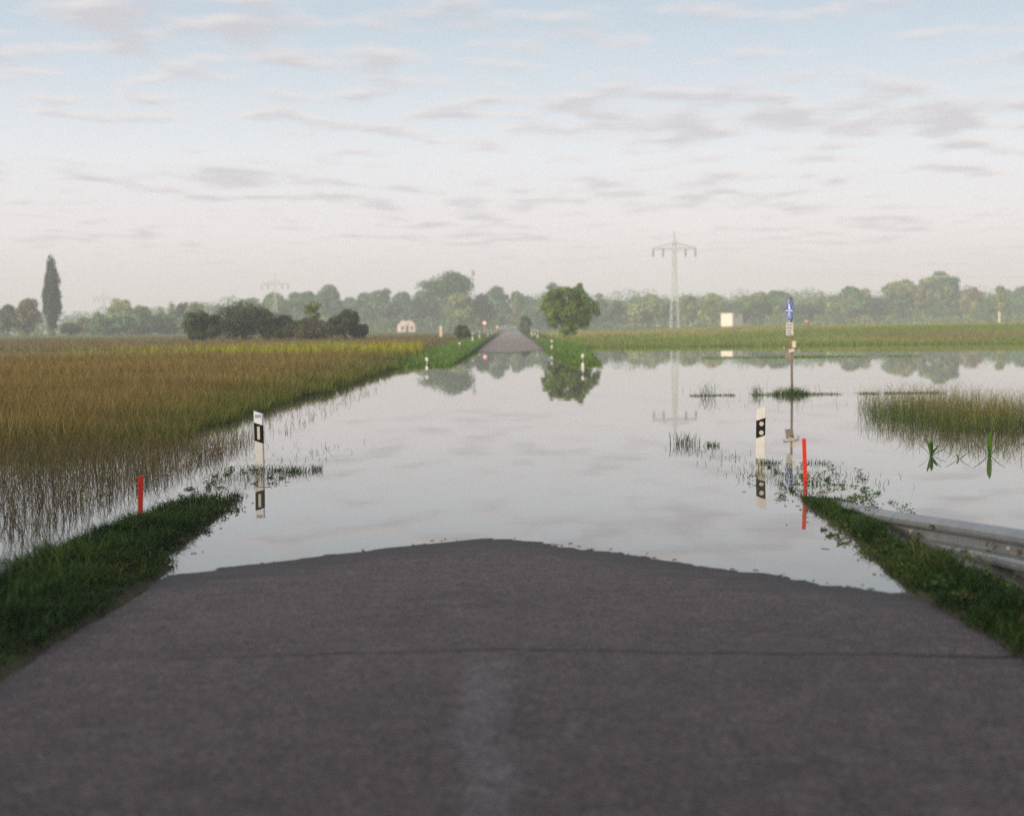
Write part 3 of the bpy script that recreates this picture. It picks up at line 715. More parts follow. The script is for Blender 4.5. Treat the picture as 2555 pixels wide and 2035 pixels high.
# ------------------------------------------------------------------ guard rails
PROF = [(.012, .155), (.030, .152), (.066, .130), (.078, .105), (.078, .075), (.066, .055), (.012, .035), (.002, .022), (.002, -.022), (.012, -.035),
        (.066, -.055), (.078, -.075), (.078, -.105), (.066, -.130), (.030, -.152), (.012, -.155)]
def guard_rail(path, side, label, cuts):
    """path: (x, y, top height) from far buried end to near; one W-beam per cut length"""
    t = thing('guard_rail', label, 'guard rail', (0, 0, 0))
    P = [Vector((p[0], p[1], p[2]-.155)) for p in path]
    def at(y):
        for a, b in zip(P, P[1:]):
            if b.y <= y <= a.y: return a.lerp(b, (a.y-y)/(a.y-b.y))
        return P[-1] if y < P[-1].y else P[0]
    for ci, (ya, yb) in enumerate(zip(cuts, cuts[1:])):
        n = 16; mb = MB(); off = .0035*(ci % 2)
        ya_ = ya + (.16 if ci else 0)
        vs = []
        for k in range(n+1):
            c = at(ya_ + (yb-ya_)*k/n)
            for d, h in PROF: vs.append((c.x - side*(d+off), c.y, c.z + h))
            for d, h in reversed(PROF): vs.append((c.x - side*(d+off) + side*.003, c.y, c.z + h))
        m_ = 2*len(PROF)
        fs = [(k*m_+j, k*m_+(j+1) % m_, (k+1)*m_+(j+1) % m_, (k+1)*m_+j) for k in range(n) for j in range(m_)]
        mb.add(vs, fs); beam = mb.build('rail_beam', M['galv'], t)
        if ci:      # bolts of the lap joint
            for dy in (.05, .11):
                for hh in (-.010, .010):
                    c = at(ya + dy); xx = c.x - side*.0055
                    MB().bar((xx, c.y, c.z+hh*1.2), (xx - side*.012, c.y, c.z+hh*1.2), .011, n=8).build('bolt', M['bolt'], beam)
    y = cuts[0] - .9
    while y > cuts[-1]:
        c = at(y)
        ps = MB().box((c.x + side*.07, y, c.z - .45), (.09, .055, 1.1)).build('post', M['galv'], t)
        MB().box((c.x + side*.012, y, c.z), (.022, .05, .16)).build('spacer', M['rust'], ps)
        MB().bar((c.x - side*.003, y, c.z), (c.x - side*.018, y, c.z), .016, n=8).build('bolt', M['bolt'], ps)
        MB().box((c.x - side*.006, y-.22, c.z+.001), (.006, .05, .042)).build('slot_plate', M['rust'], ps)
        y -= 2.0
    return t
guard_rail([(3.2, 15.75, -.04), (3.27, 14.9, .03), (3.405, 13.4, .114), (3.64, 10.75, .31), (3.75, 8, .50), (3.8, 5, .64), (3.82, 0, .80), (3.85, -8, 1.05)], 1,
           'galvanised steel guard rail rising out of the grass on the right', [15.7, 13.35, 9.3, 5.3, 1.3, -3])
guard_rail([(-3.3, 13.6, -.09), (-3.55, 11.4, .085), (-3.6, 10.6, .155), (-3.72, 8, .37), (-3.8, 5, .58), (-3.82, 0, .78), (-3.85, -8, 1.05)], -1,
           'grey guard rail nearly hidden in the dark grass at the left edge', [13.5, 11.6, 7.6, 3.6, -.4])

# ------------------------------------------------------------------ shared path sign
D = 38.3
t = thing('road_sign', 'blue round footpath and cycle sign on a brown pole standing in the flood', 'road sign', (gx(1977, D), D, 0), rot=(0, R(-.55), 0))
MB().bar((0, 0, -.6), (0, 0, 2.46), .030, n=12).build('pole', M['polebrown'], t, smooth=True)
MB().bar((0, 0, 2.46), (0, 0, 2.50), .036, n=12).build('cap', M['rust'], t)
YAW = R(83)
rotm = Matrix.Rotation(-YAW, 4, 'Z')
def signpart(mb, name, m, parent, off=0):
    for i, v in enumerate(mb.v): mb.v[i] = tuple(rotm @ Vector(v))
    return mb.build(name, m, parent)
zc = 2.17; rd = .28; yd = -.05; xo = .0
def disc(r, y0, y1, n=40): return MB().prism([(xo + r*math.cos(2*math.pi*k/n), zc + r*math.sin(2*math.pi*k/n)) for k in range(n)], y0, y1)
dp = signpart(disc(rd, yd, yd+.012), 'sign_disc', M['blue'], t)
rim = MB()
n = 40
for k in range(n):
    a0, a1 = 2*math.pi*k/n, 2*math.pi*(k+1)/n
    rim.add([(xo+r*math.cos(a), yd-.002, zc+r*math.sin(a)) for a in (a0, a1) for r in (.262, .272)], [(0, 1, 3, 2)])
signpart(rim, 'white_rim', M['white'], dp)
sy0, sy1 = yd-.005, yd-.001
# two walkers above, bar, bicycle below
fig = MB()
def circ(cx, cz, r, n=12): fig.prism([(cx+r*math.cos(2*math.pi*k/n), cz+r*math.sin(2*math.pi*k/n)) for k in range(n)], sy0, sy1)
circ(-.035, zc+.205, .026); circ(.055, zc+.140, .018)
fig.prism([(-.065, zc+.17), (-.005, zc+.17), (.012, zc+.095), (.03, zc+.02), (.004, zc+.02), (-.035, zc+.08), (-.06, zc+.02), (-.088, zc+.02), (-.062, zc+.10)], sy0, sy1)
fig.prism([(.035, zc+.118), (.078, zc+.118), (.085, zc+.07), (.098, zc+.02), (.078, zc+.02), (.058, zc+.06), (.045, zc+.02), (.026, zc+.02), (.036, zc+.07)], sy0, sy1)
signpart(fig, 'pedestrian_symbol', M['white'], dp)
signpart(MB().box((0, (sy0+sy1)/2, zc-.006), (.50, .004, .022)), 'divider', M['white'], dp)
bike = MB()
for cx in (-.085, .085):
    for k in range(20):
        a0, a1 = 2*math.pi*k/20, 2*math.pi*(k+1)/20
        bike.add([(cx+r*math.cos(a), sy0, zc-.13+r*math.sin(a)) for a in (a0, a1) for r in (.050, .066)], [(0, 1, 3, 2)])
def strut(a, b, wd=.014):
    d = Vector((b[0]-a[0], 0, b[1]-a[1])); nrm = Vector((-d.z, 0, d.x)).normalized()*wd/2
    bike.add([(a[0]-nrm.x, sy0, zc+a[1]-nrm.z), (b[0]-nrm.x, sy0, zc+b[1]-nrm.z), (b[0]+nrm.x, sy0, zc+b[1]+nrm.z), (a[0]+nrm.x, sy0, zc+a[1]+nrm.z)], [(0, 1, 2, 3)])
for a, b in [((-.085, -.13), (-.035, -.055)), ((-.035, -.055), (.055, -.06)), ((.055, -.06), (.0, -.135)), ((.0, -.135), (-.085, -.13)), ((-.035, -.055), (.0, -.135)), ((.085, -.13), (.05, -.04)), ((.03, -.035), (.075, -.04)), ((-.055, -.045), (-.015, -.045))]: strut(a, b)
signpart(bike, 'bicycle_symbol', M['white'], dp)
# supplementary plate with faded print
pl = signpart(MB().box((.0, yd+.005, 1.70), (.58, .01, .34)), 'supplementary_plate', M['plate'], t)
tx = MB()
for zz, spans in [(1.80, [(-.18, -.02), (.03, .17)]), (1.72, [(-.20, -.08), (-.04, .06), (.09, .2)]), (1.64, [(-.19, -.11), (-.06, .12)]), (1.57, [(-.12, .05), (.09, .17)])]:
    for a, b in spans: tx.box(((a+b)/2, yd-.002, zz), (b-a, .002, .035))
signpart(tx, 'faded_print', M['ink'], pl)
# bracket, small brown plate, cream tag
for zz in (2.36, 1.98, 1.82, 1.58): MB().box((0, 0, zz), (.078, .078, .035)).build('clamp', M['greysteel'], t)
MB().box((.055, -.04, 1.30), (.085, .07, .16)).build('cream_tag', M['cream'], t)
bx_ = MB().box((-.05, 0, 1.02), (.20, .05, .24), Matrix.Rotation(R(10), 3, 'Y')).build('lower_plate', M['brownbox'], t)
MB().box((-.02, -.03, 1.20), (.34, .03, .025), Matrix.Rotation(R(6), 3, 'Y')).build('bracket_arm', M['rust'], bx_)
MB().box((-.20, -.03, 1.215), (.03, .08, .07)).build('bracket_end', M['greysteel'], bx_)
MB().box((.17, -.03, 1.13), (.03, .09, .10)).build('bracket_hook', M['greysteel'], bx_)
MB().box((-.01, -.04, 1.14), (.15, .05, .09), Matrix.Rotation(R(-12), 3, 'Y')).build('small_plate', M['plate'], bx_)

# ------------------------------------------------------------------ trees
def crown_mesh(name, rng, lobes, n, size, cols, zsq=1.0, ground=None):
    """leaf-sized rhombs spread over and inside many lobes; lobes: (centre, radius vec)"""
    Lc = np.array([l[0] for l in lobes]); Lr = np.array([l[1] for l in lobes])
    wgt = (Lr[:, 0]*Lr[:, 2]); wgt = wgt/wgt.sum()
    idx = rng.choice(len(lobes), n, p=wgt)
    d = rng.normal(0, 1, (n, 3)); d /= np.linalg.norm(d, axis=1)[:, None]
    d[:, 2] = np.where((d[:, 2] < -0.3) & (rng.uniform(0, 1, n) < .6), -d[:, 2], d[:, 2])
    rr = np.where(rng.uniform(0, 1, n) < .72, rng.uniform(.78, 1.12, n), rng.uniform(.2, .9, n))[:, None]
    P = Lc[idx] + d*Lr[idx]*rr
    if ground is not None: P[:, 2] = np.maximum(P[:, 2], ground)
    nr = d + rng.normal(0, .55, (n, 3)); nr /= np.linalg.norm(nr, axis=1)[:, None]
    a = np.cross(nr, rng.normal(0, 1, (n, 3))); a /= np.linalg.norm(a, axis=1)[:, None]
    b = np.cross(nr, a)
    s = (size*rng.uniform(.6, 1.4, n))[:, None]
    V = np.stack([P - a*s, P + b*s*.55 - a*s*.1, P + a*s, P - b*s*.55 + a*s*.1], 1)
    lc = np.array(cols)[rng.integers(0, len(cols), len(lobes))]*rng.uniform(.8, 1.2, (len(lobes), 1))
    K = lc[idx]*1.75*rng.uniform(.6, 1.4, (n, 1))
    K = np.repeat(K[:, None, :], 4, 1)
    return np_mesh(name, V.reshape(-1, 3), quads=np.arange(n*4).reshape(-1, 4), cols=np.clip(K.reshape(-1, 3), .003, 1))
def make_tree(name, label, loc, H, W, cb, cols, seed, n=2600, leaf=None, lobes_n=26, shape='round', trunk_r=None, group=None, cat='tree', bark='bark', part='crown', given=None, lr=.19):
    rng = np.random.default_rng(seed)
    t = thing(name, label, cat, loc, group=group)
    leaf = leaf or W*0.045
    z0 = H*cb; hc = H - z0; lobes = []
    for i in range(lobes_n):
        while True:
            u = rng.uniform(-1, 1, 3)
            if .25 < np.linalg.norm(u) < 1: break
        u = u/np.linalg.norm(u)*np.linalg.norm(u)**.5*rng.uniform(.8, 1.12)
        f = .5 + .5*u[2]                    # 0 bottom .. 1 top
        if shape == 'round': wr = 1.0 if f < .6 else 1 - .25*(f-.6)
        elif shape == 'umbrella': wr = .35 + .75*math.sin(math.pi*min(1, f*.62 + .12))
        elif shape == 'column': wr = float(np.interp(f, [0, .15, .45, .7, .9, 1], [.5, .95, 1.1, .9, .6, .25]))*rng.uniform(.5, 1.15)
        elif shape == 'cone': wr = 1.15 - f*.95
        elif shape == 'vase': wr = .35 + .75*f if f < .75 else .9
        else: wr = 1
        r = (lr if shape != 'column' else .17)*W*rng.uniform(.5, 1.35)
        rz = r*(.8 if shape != 'column' else 2.6)
        c = np.array([u[0]*(W/2 - r*.75)*wr, u[1]*(W/2 - r*.75)*wr, z0 + rz*.7 + f*(hc - rz*1.5)])
        lobes.append((c, np.array([r, r, rz])))
    if given: lobes = [(np.array(c), np.array([r, r, r*.85])) for c, r in given]
    if given:
        for i in range(110):
            c, r = given[rng.integers(len(given))]; d = rng.normal(0, 1, 3); d /= np.linalg.norm(d); q = r*rng.uniform(.22, .42)
            lobes.append((np.array(c) + d*r*rng.uniform(.85, 1.12), np.array([q, q, q*.8])))
        lobes_n = len(given)
    crown = link(part, crown_mesh(part, rng, lobes, n, leaf, cols), M['leaf'], t)
    tr = trunk_r or W*.035
    mb = MB(); top = z0 + hc*.45
    mb.path([(0, 0, -.3), (rng.normal(0, .02)*W, 0, z0*.6+.05), (rng.normal(0, .03)*W, rng.normal(0, .03)*W, top)], [tr*1.3, tr, tr*.45], 8)
    for i in range(0, lobes_n, 3):
        c = lobes[i][0]; s = Vector((0, 0, z0 + (top-z0)*rng.uniform(.1, .9)))
        mid = s.lerp(Vector(c), .5) + Vector((0, 0, .06*hc))
        mb.path([s, mid, Vector(c)], [tr*.45, tr*.3, tr*.12], 5)
    mb.build('trunk', M[bark], t, smooth=True)
    return t
def gz(x, y): return float(ground_z(np.array(float(x)), np.array(float(y))))
def tree_px(name, label, col, D, top, wpx, cols, seed, cb=.12, **k):
    x = gx(col, D); z = gz(x, D); H = zat(col, top, D) - z
    return make_tree(name, label, (x, D, z - .05), H, wpx*D/3700, cb, cols, seed, **k)
def cc(*a): return [np.array(v) for v in a]
DARK = cc((.030, .045, .018), (.040, .058, .020), (.05, .06, .022))
MIDG = cc((.070, .120, .022), (.090, .140, .027), (.120, .170, .036))
WOOD = cc((.050, .105, .038), (.042, .092, .040), (.070, .118, .042))
BLUEG = cc((.035, .075, .045), (.048, .088, .050))
YELL = cc((.15, .175, .05), (.18, .185, .055), (.12, .155, .045))
OLV = cc((.095, .135, .040), (.115, .150, .045), (.135, .145, .05))
BRN = cc((.11, .085, .045), (.13, .095, .05), (.085, .085, .04))
PURP = cc((.06, .035, .04), (.075, .045, .045))

# leafy tree on the right bank
tree_px('leafy_tree', 'round green leafy tree standing on the far right bank beside the road', 1416, 160, 708, 166, MIDG, 101, cb=.0, n=30000, leaf=.085, trunk_r=.16, given=[
    ((-1.35, 0, 4.75), .75), ((-.6, .5, 4.9), .8), ((1.25, 0, 5.15), .7), ((1.45, -.1, 5.75), .35), ((.5, -.4, 4.7), .9), ((-2.0, .2, 3.7), .75), ((-2.35, 0, 4.35), .4), ((2.85, 0, 3.25), .65), ((3.2, .3, 2.9), .4),
    ((2.2, .3, 3.9), .8), ((.2, -.9, 2.8), 1.2), ((-.9, -.7, 3.2), 1.1), ((1.3, -.6, 2.6), 1.0), ((0, 0, 1.1), .75), ((-.3, .1, .7), .5), ((.5, .2, .9), .55), ((1.85, .2, 1.55), .6), ((2.1, -.2, 2.3), .65), ((-1.2, 0, 1.9), .75),
    ((-1.7, .4, 2.7), .8), ((.3, .9, 3.3), 1.2), ((-1.0, .9, 3.9), 1.0), ((1.2, .9, 3.8), 1.0), ((.0, .6, 2.0), .9), ((1.9, -.2, 4.6), .55), ((-.1, 0, 5.3), .45), ((-2.6, .1, 3.3), .3), ((1.0, -.3, 1.6), .6)])
# dark round bush left of the road
tree_px('round_bush', 'small dark round bush beside the road on the far left bank', 1157, 162, 808, 48, DARK, 102, cb=.0, n=4500, leaf=.075, lobes_n=18, cat='bush', part='foliage')
# thicket in the meadow
TH = [('dense dark bush at the left end of the meadow thicket', 515, 95, 772, DARK, .0), ('largest dark rounded bush of the meadow thicket', 612, 140, 752, DARK, .0),
      ('low dark bush in the middle of the meadow thicket', 705, 115, 788, DARK, .0), ('low brownish bush left of the thicket\'s end tree', 800, 105, 800, cc((.055, .055, .022), (.07, .055, .025)), .0),
      ('dark round-headed small tree near the right end of the thicket', 866, 64, 772, DARK, .22), ('smallest dark bush at the right end of the thicket', 898, 46, 807, DARK, .0), ('low dark scrub at the far left foot of the thicket', 492, 45, 806, DARK, .0),
      ('dark bush behind the thin tree of the thicket', 760, 80, 792, DARK, .0)]
for i, (lab, col, wp, top, cols, cb) in enumerate(TH):
    tree_px('thicket_bush', lab, col, 150 + (i % 3)*2, top - 2, wp*1.28, [c*.72 for c in cols] + [c*1.2 for c in cols[:1]], 120+i, cb=cb, n=8000, leaf=.11, lobes_n=44, lr=.125, cat='bush', part='foliage', group='bushes of the meadow thicket')
tree_px('thin_tree', 'thin brownish airy tree rising out of the meadow thicket', 778, 154, 742, 58, BRN + OLV + OLV, 131, cb=.10, n=3600, leaf=.11, lobes_n=26, trunk_r=.10, shape='vase', lr=.15)
# far left group
tree_px('poplar_tree', 'tall dark column-shaped poplar at the left edge', 135, 365, 641, 50, cc((.018, .030, .018), (.024, .036, .02)), 140, cb=.03, n=12000, leaf=.30, lobes_n=110, shape='column', trunk_r=.4)
for i, (lab, col, wp, top, cols, sh, D) in enumerate([
    ('dark bare-looking tree cut by the left picture edge', 22, 50, 748, PURP + DARK, 'round', 360), ('grey-brown broad tree left of the poplar', 72, 80, 735, BRN + DARK, 'round', 372),
    ('low dark tree just right of the poplar foot', 178, 60, 806, DARK, 'round', 375), ('pale olive tree at the left end of the distant clump', 212, 50, 788, OLV, 'round', 410),
    ('yellowish tree second in the distant clump right of the poplar', 247, 55, 774, OLV + YELL, 'round', 415), ('broad pale tree highest in the distant clump right of the poplar', 302, 74, 745, OLV, 'round', 430),
    ('rounded pale tree in the middle of the distant clump', 358, 55, 755, OLV, 'round', 430), ('narrow yellowish pointed tree in the distant clump', 404, 30, 757, YELL, 'column', 430),
    ('narrow yellow-green tree beside the purple-leaved tree', 435, 32, 748, YELL, 'column', 435), ('purple-leaved tree in the distant clump', 462, 52, 747, PURP, 'round', 440),
    ('pale green tree at the right end of the distant clump', 492, 58, 752, OLV, 'round', 430), ('dark shrubby tree in front of the distant clump', 345, 120, 778, WOOD + DARK, 'round', 400),
    ('dark green tree before the purple-leaved tree', 440, 110, 785, WOOD + DARK, 'round', 405), ('low dark tree before the left half of the clump', 265, 95, 795, WOOD + DARK, 'round', 400)]):
    tree_px('distant_tree', lab, col, D, top, wp, cols, 150+i, cb=.04, n=3000, shape=sh, group='trees on the left horizon')
# woodland behind, trees one can tell apart
WT = [('bluish far tree left of the thicket top', 552, 60, 752, BLUEG, 'round', 600), ('grey-green woodland tree at the left end of the long wood', 630, 80, 731, WOOD, 'round', 570),
      ('woodland tree below the left distant pylon', 692, 95, 728, WOOD, 'round', 560), ('broad woodland tree right of the left distant pylon', 758, 90, 721, WOOD, 'round', 560),
      ('highest rounded woodland tree behind the thicket\'s thin tree', 824, 80, 712, WOOD, 'round', 555), ('low woodland tree in the dip right of the thicket', 872, 60, 741, BLUEG, 'round', 600),
      ('woodland tree above the thicket\'s right end', 912, 70, 727, BLUEG + WOOD, 'round', 560), ('flat-topped woodland tree left of the white house', 958, 90, 722, BLUEG + WOOD, 'round', 560),
      ('woodland tree rising above the white house', 1012, 85, 725, BLUEG, 'round', 560), ('woodland tree between the white house and the umbrella-crowned tree', 1062, 80, 724, WOOD, 'round', 570),
      ('pale olive tree before the umbrella-crowned tree', 1152, 75, 722, OLV, 'round', 505), ('olive woodland tree left of the road gap', 1203, 70, 730, OLV + WOOD, 'round', 520),
      ('rounded woodland tree just left of the road\'s vanishing point', 1243, 72, 715, WOOD, 'round', 560), ('woodland tree directly above the far end of the road', 1300, 75, 724, WOOD, 'round', 600),
      ('low woodland tree left of the leafy tree', 1345, 70, 742, WOOD, 'round', 560), ('taller far tree peeping out behind the leafy tree', 1384, 70, 694, WOOD, 'round', 560),
      ('woodland tree hidden right behind the leafy tree', 1450, 80, 742, WOOD, 'round', 560),
      ('narrow woodland tree right of the leafy tree', 1499, 42, 728, WOOD + OLV, 'round', 560), ('low olive tree in the gap right of the leafy tree', 1545, 65, 746, OLV, 'round', 570),
      ('wide olive tree left of the power pylon', 1612, 105, 736, OLV, 'round', 560), ('low tree behind the power pylon shaft', 1678, 70, 745, OLV, 'round', 570),
      ('brownish-olive tree right of the power pylon', 1718, 52, 733, BRN + OLV, 'round', 560), ('yellow-green rounded tree left of the white hut', 1776, 78, 729, YELL + OLV, 'round', 560),
      ('low dark tree behind the white hut', 1830, 60, 754, WOOD, 'round', 560), ('yellowish tree right of the white hut', 1862, 58, 731, YELL + OLV, 'round', 570),
      ('green tree between the hut and the blue sign', 1895, 62, 728, OLV, 'round', 580), ('rounded taller tree left above the blue sign', 1942, 82, 718, OLV + WOOD, 'round', 580),
      ('low tree behind the blue sign', 1988, 60, 745, OLV, 'round', 600), ('small tree right of the blue sign', 2022, 62, 735, OLV, 'round', 600),
      ('pointed pale tree second right of the blue sign', 2050, 50, 726, YELL + OLV, 'cone', 600), ('broad dome-shaped green tree on the right wood edge', 2125, 118, 716, OLV + WOOD, 'round', 590),
      ('low tree between the dome tree and the twin oaks', 2185, 62, 738, OLV, 'round', 600), ('left of the two tall twin trees above the right wood', 2243, 84, 689, OLV + WOOD, 'umbrella', 600),
      ('brownish tree between the two tall twin trees', 2292, 62, 706, BRN + OLV, 'round', 600), ('right and taller of the two twin trees above the right wood', 2343, 98, 678, OLV + WOOD, 'umbrella', 600),
      ('olive tree right below the taller twin tree', 2385, 66, 722, OLV + BRN, 'round', 600), ('rounded brownish-yellow tree between twin trees and birch', 2425, 62, 712, YELL + BRN, 'round', 590),
      ('dark green low tree left of the birch', 2458, 55, 742, WOOD, 'round', 570), ('far tree behind the birch at the right edge', 2540, 90, 711, WOOD, 'round', 640)]
for i, (lab, col, wp, top, cols, sh, D) in enumerate(WT):  # sunlight on the right wood is put into its yellower leaf colours
    tree_px('woodland_tree', lab, col, D, top, wp, cols, 200+i, cb=.03 if sh != 'umbrella' else .30, n=5000, shape=sh, group='trees of the far woodland')
tree_px('umbrella_tree', 'tall tree with broad umbrella crown rising over the central wood', 1122, 512, 676, 136, cc((.035, .075, .03), (.045, .085, .035)), 260, cb=.42, n=6000, leaf=.42, lobes_n=34, shape='umbrella', trunk_r=.5)
tree_px('birch_tree', 'pale birch with white trunk at the right picture edge', 2495, 520, 706, 50, YELL + OLV, 261, cb=.14, n=2600, leaf=.38, lobes_n=22, shape='cone', bark='birch', trunk_r=.32)
tree_px('spruce_tree', 'small dark conical tree right of the far end of the road', 1312, 300, 784, 42, cc((.025, .055, .022), (.03, .065, .025)), 262, cb=.0, n=3500, leaf=.16, lobes_n=26, shape='cone')

# undergrowth along the wood edge: one mass
rng = np.random.default_rng(40); lobes = []
def band(c0, c1, D, hpx, n, jit):
    for col in np.linspace(c0, c1, n):
        c = col + rng.normal(0, 8); d = D + rng.uniform(-jit, jit); x = gx(c, d); z = gz(x, d)
        h = hpx*d/3700*rng.uniform(.55, 1.15); r = h*rng.uniform(.55, .9)
        lobes.append((np.array([x, d, z + h*.42]), np.array([r, r, h*.58])))
band(-260, 560, 425, 32, 44, 12); band(500, 1255, 600, 78, 62, 14); band(560, 1240, 545, 34, 44, 8)
band(-260, 560, 420, 9, 90, 3); band(530, 1255, 535, 10, 130, 3); band(1288, 2850, 540, 11, 240, 3); band(1292, 1500, 575, 52, 20, 12); band(1440, 2850, 610, 66, 96, 14); band(1440, 2850, 560, 26, 90, 10)
me = crown_mesh('undergrowth', rng, lobes, 100000, .5, WOOD + BLUEG + OLV + OLV, ground=.3)
tag(link('undergrowth', me, M['leaf']), 'hazy undergrowth along the foot of the distant wood', 'undergrowth', kind='stuff')
rng = np.random.default_rng(41); lobes = []
band(900, 2900, 760, 79, 130, 25); band(-300, 900, 800, 58, 80, 25)
me = crown_mesh('far_wood', rng, lobes, 70000, .65, WOOD + BLUEG, ground=.3)
tag(link('far_wood', me, M['leaf']), 'pale far wood showing behind the nearer trees', 'wood', kind='stuff')

# unseen trees added behind the viewpoint to cast shade over near road and verges
rng = np.random.default_rng(43); lobes = []
for s_, q_ in [(-29, -19), (-27, -13.5), (-30, -8), (-28, -3), (-29, 3), (-31, 8)]:
    x0, y0 = .69*s_ + .72*q_, .72*s_ - .69*q_
    for _ in range(20):
        lobes.append((np.array([x0 + rng.normal(0, 1.5), y0 + rng.normal(0, 1.5), rng.uniform(1.2, 9.2)]), np.array([1.5, 1.5, 1.3])*rng.uniform(.6, 1.2)))
me = crown_mesh('added_shade_trees', rng, lobes, 16000, .28, MIDG)
tag(link('added_shade_trees', me, M['leaf']), 'leafy trees added unseen behind the viewpoint to shade the near road', 'trees', kind='stuff')

# ------------------------------------------------------------------ pylons and wires
def pylon_mesh_parts(t, Ht, arm_z, arm_w, bw):
    def half(z): return np.interp(z, [0, arm_z*.55, arm_z, Ht], [bw, bw*.62, bw*.42, .06])
    lv = [0, .12, .23, .33, .42, .50, .57, .64, .70, .76, .82, .88, .94, 1.0]
    zz = [arm_z*v for v in lv]
    for sx, sy in ((-1,-1), (1,-1), (1,1), (-1,1)):
        mb = MB(); pts = [(sx*half(z), sy*half(z), z) for z in (-.5, arm_z*.55, arm_z)]
        pts[0] = (sx*bw*1.02, sy*bw*1.02, -.5)
        mb.path(pts, [.07, .06, .055], 5); mb.build('leg', M['pylon'], t)
    for f in range(4):
        mb = MB(); a = [(-1,-1), (1,-1), (1,1), (-1,1)][f]; b = [(1,-1), (1,1), (-1,1), (-1,-1)][f]
        for k in range(len(zz)-1):
            h0, h1 = half(zz[k]), half(zz[k+1])
            mb.bar((a[0]*h0, a[1]*h0, zz[k]), (b[0]*h1, b[1]*h1, zz[k+1]), .028, n=4)
            mb.bar((b[0]*h0, b[1]*h0, zz[k]), (a[0]*h1, a[1]*h1, zz[k+1]), .028, n=4)
            mb.bar((a[0]*h1, a[1]*h1, zz[k+1]), (b[0]*h1, b[1]*h1, zz[k+1]), .025, n=4)
        mb.build('lattice_face', M['pylon'], t)
    mb = MB(); h = half(arm_z)
    for sx, sy in ((-1,-1), (1,-1), (1,1), (-1,1)): mb.bar((sx*h, sy*h, arm_z), (0, 0, Ht), .08, .05, n=4)
    for z in np.linspace(arm_z, Ht, 6)[1:-1]:
        q = half(z)
        for k in range(4):
            a = [(-1,-1), (1,-1), (1,1), (-1,1)][k]; b = [(1,-1), (1,1), (-1,1), (-1,-1)][k]
            mb.bar((a[0]*q, a[1]*q, z), (b[0]*q*.9, b[1]*q*.9, z+.5), .04, n=4)
    mb.build('peak', M['pylon'], t)
    for s in (-1, 1):
        mb = MB(); e = s*arm_w/2
        for sy in (-1, 1):
            mb.bar((s*h, sy*h, arm_z), (e, sy*.1, arm_z), .08, n=4)
            mb.bar((s*h*.6, sy*h*.6, arm_z+1.35), (e, sy*.1, arm_z+.12), .06, n=4)
        for k in range(1, 6):
            x = s*h + (e - s*h)*k/6; zt = arm_z + 1.35*(1 - k/6)
            mb.bar((x, 0, arm_z), (x - (e-s*h)/6, 0, zt+.2), .05, n=4); mb.bar((x, 0, arm_z), (x, 0, zt), .04, n=4)
        mb.build('crossarm', M['pylon'], t)
    for x in (-arm_w/2+.1, -arm_w/2*.52, arm_w/2*.52, arm_w/2-.1):
        MB().path([(x, 0, arm_z), (x, 0, arm_z-.9), (x, 0, arm_z-1.75)], [.13, .17, .13], 8).build('insulator', M['insul'], t)
HT, AZ, AW = 20.7, 16.9, 9.4
pyl = [(gx(1684.5, 317), 317.0), (gx(691, 522), 522.0), (gx(264, 718), 718.0)]
lab = ['grey lattice power pylon with one crossarm standing right of the leafy tree', 'faint power pylon top above the wood behind the thicket', 'faintest power pylon on the left horizon right of the poplar']
dirv = math.atan2(pyl[1][1]-pyl[0][1], pyl[1][0]-pyl[0][0])
prot = dirv + math.pi/2 + R(12)
for i, (x, y) in enumerate(pyl):
    t = thing('power_pylon', lab[i], 'pylon', (x, y, gz(x, y)), rz=prot - math.pi - R(35), group='power pylons')
    pylon_mesh_parts(t, HT, AZ, AW, .85)
# conductors: right span comes towards the camera and leaves the frame
dx, dy = pyl[1][0]-pyl[0][0], pyl[1][1]-pyl[0][1]
ends = [(pyl[0][0]-dx, pyl[0][1]-dy)] + pyl
pr = prot - math.pi - R(35)
WL = [['lowest faint power cable sagging right of the pylon', 'faint power cable sagging right of the pylon, second of four', 'faint power cable sagging right of the pylon, third of four', 'farthest faint power cable sagging right of the pylon']]
for s in range(1):
    a, b = ends[s], ends[s+1]
    for j, off in enumerate((-AW/2+.1, -AW/2*.52, AW/2*.52, AW/2-.1)):
        pts = []
        for k in range(25):
            u = k/24; x = a[0]+(b[0]-a[0])*u + off*math.cos(pr); y = a[1]+(b[1]-a[1])*u + off*math.sin(pr)
            pts.append((x, y, .8 + AZ - 1.75 - 4*7.2*u*(1-u)))
        o = MB().path(pts, [.016]*25, 4).build('power_cable', M['pylon'])
        tag(o, WL[s][j], 'cable', 'cables right of the pylon')
# slim radio mast
x, y = gx(1183, 600), 600
t = thing('radio_mast', 'faint slim radio mast rising beside the umbrella-crowned tree', 'mast', (x, y, gz(x, y)))
Hm = zat(1183, 650, 600) - gz(x, y)
for k in range(3):
    a = 2*math.pi*k/3
    MB().bar((.7*math.cos(a), .7*math.sin(a), 0), (.2*math.cos(a), .2*math.sin(a), Hm-4), .09, .07, n=5).build('leg', M['pylon'], t)
mb = MB()
for k in range(16):
    z0, z1 = (Hm-4)*k/16, (Hm-4)*(k+1)/16; r0, r1 = .7-.5*k/16, .7-.5*(k+1)/16
    for j in range(3):
        a, b = 2*math.pi*j/3, 2*math.pi*(j+1)/3
        mb.bar((r0*math.cos(a), r0*math.sin(a), z0), (r1*math.cos(b), r1*math.sin(b), z1), .05, n=4)
mb.build('bracing', M['pylon'], t)
MB().bar((0, 0, Hm-5), (0, 0, Hm), .12, .05, n=6).build('top_spike', M['pylon'], t)
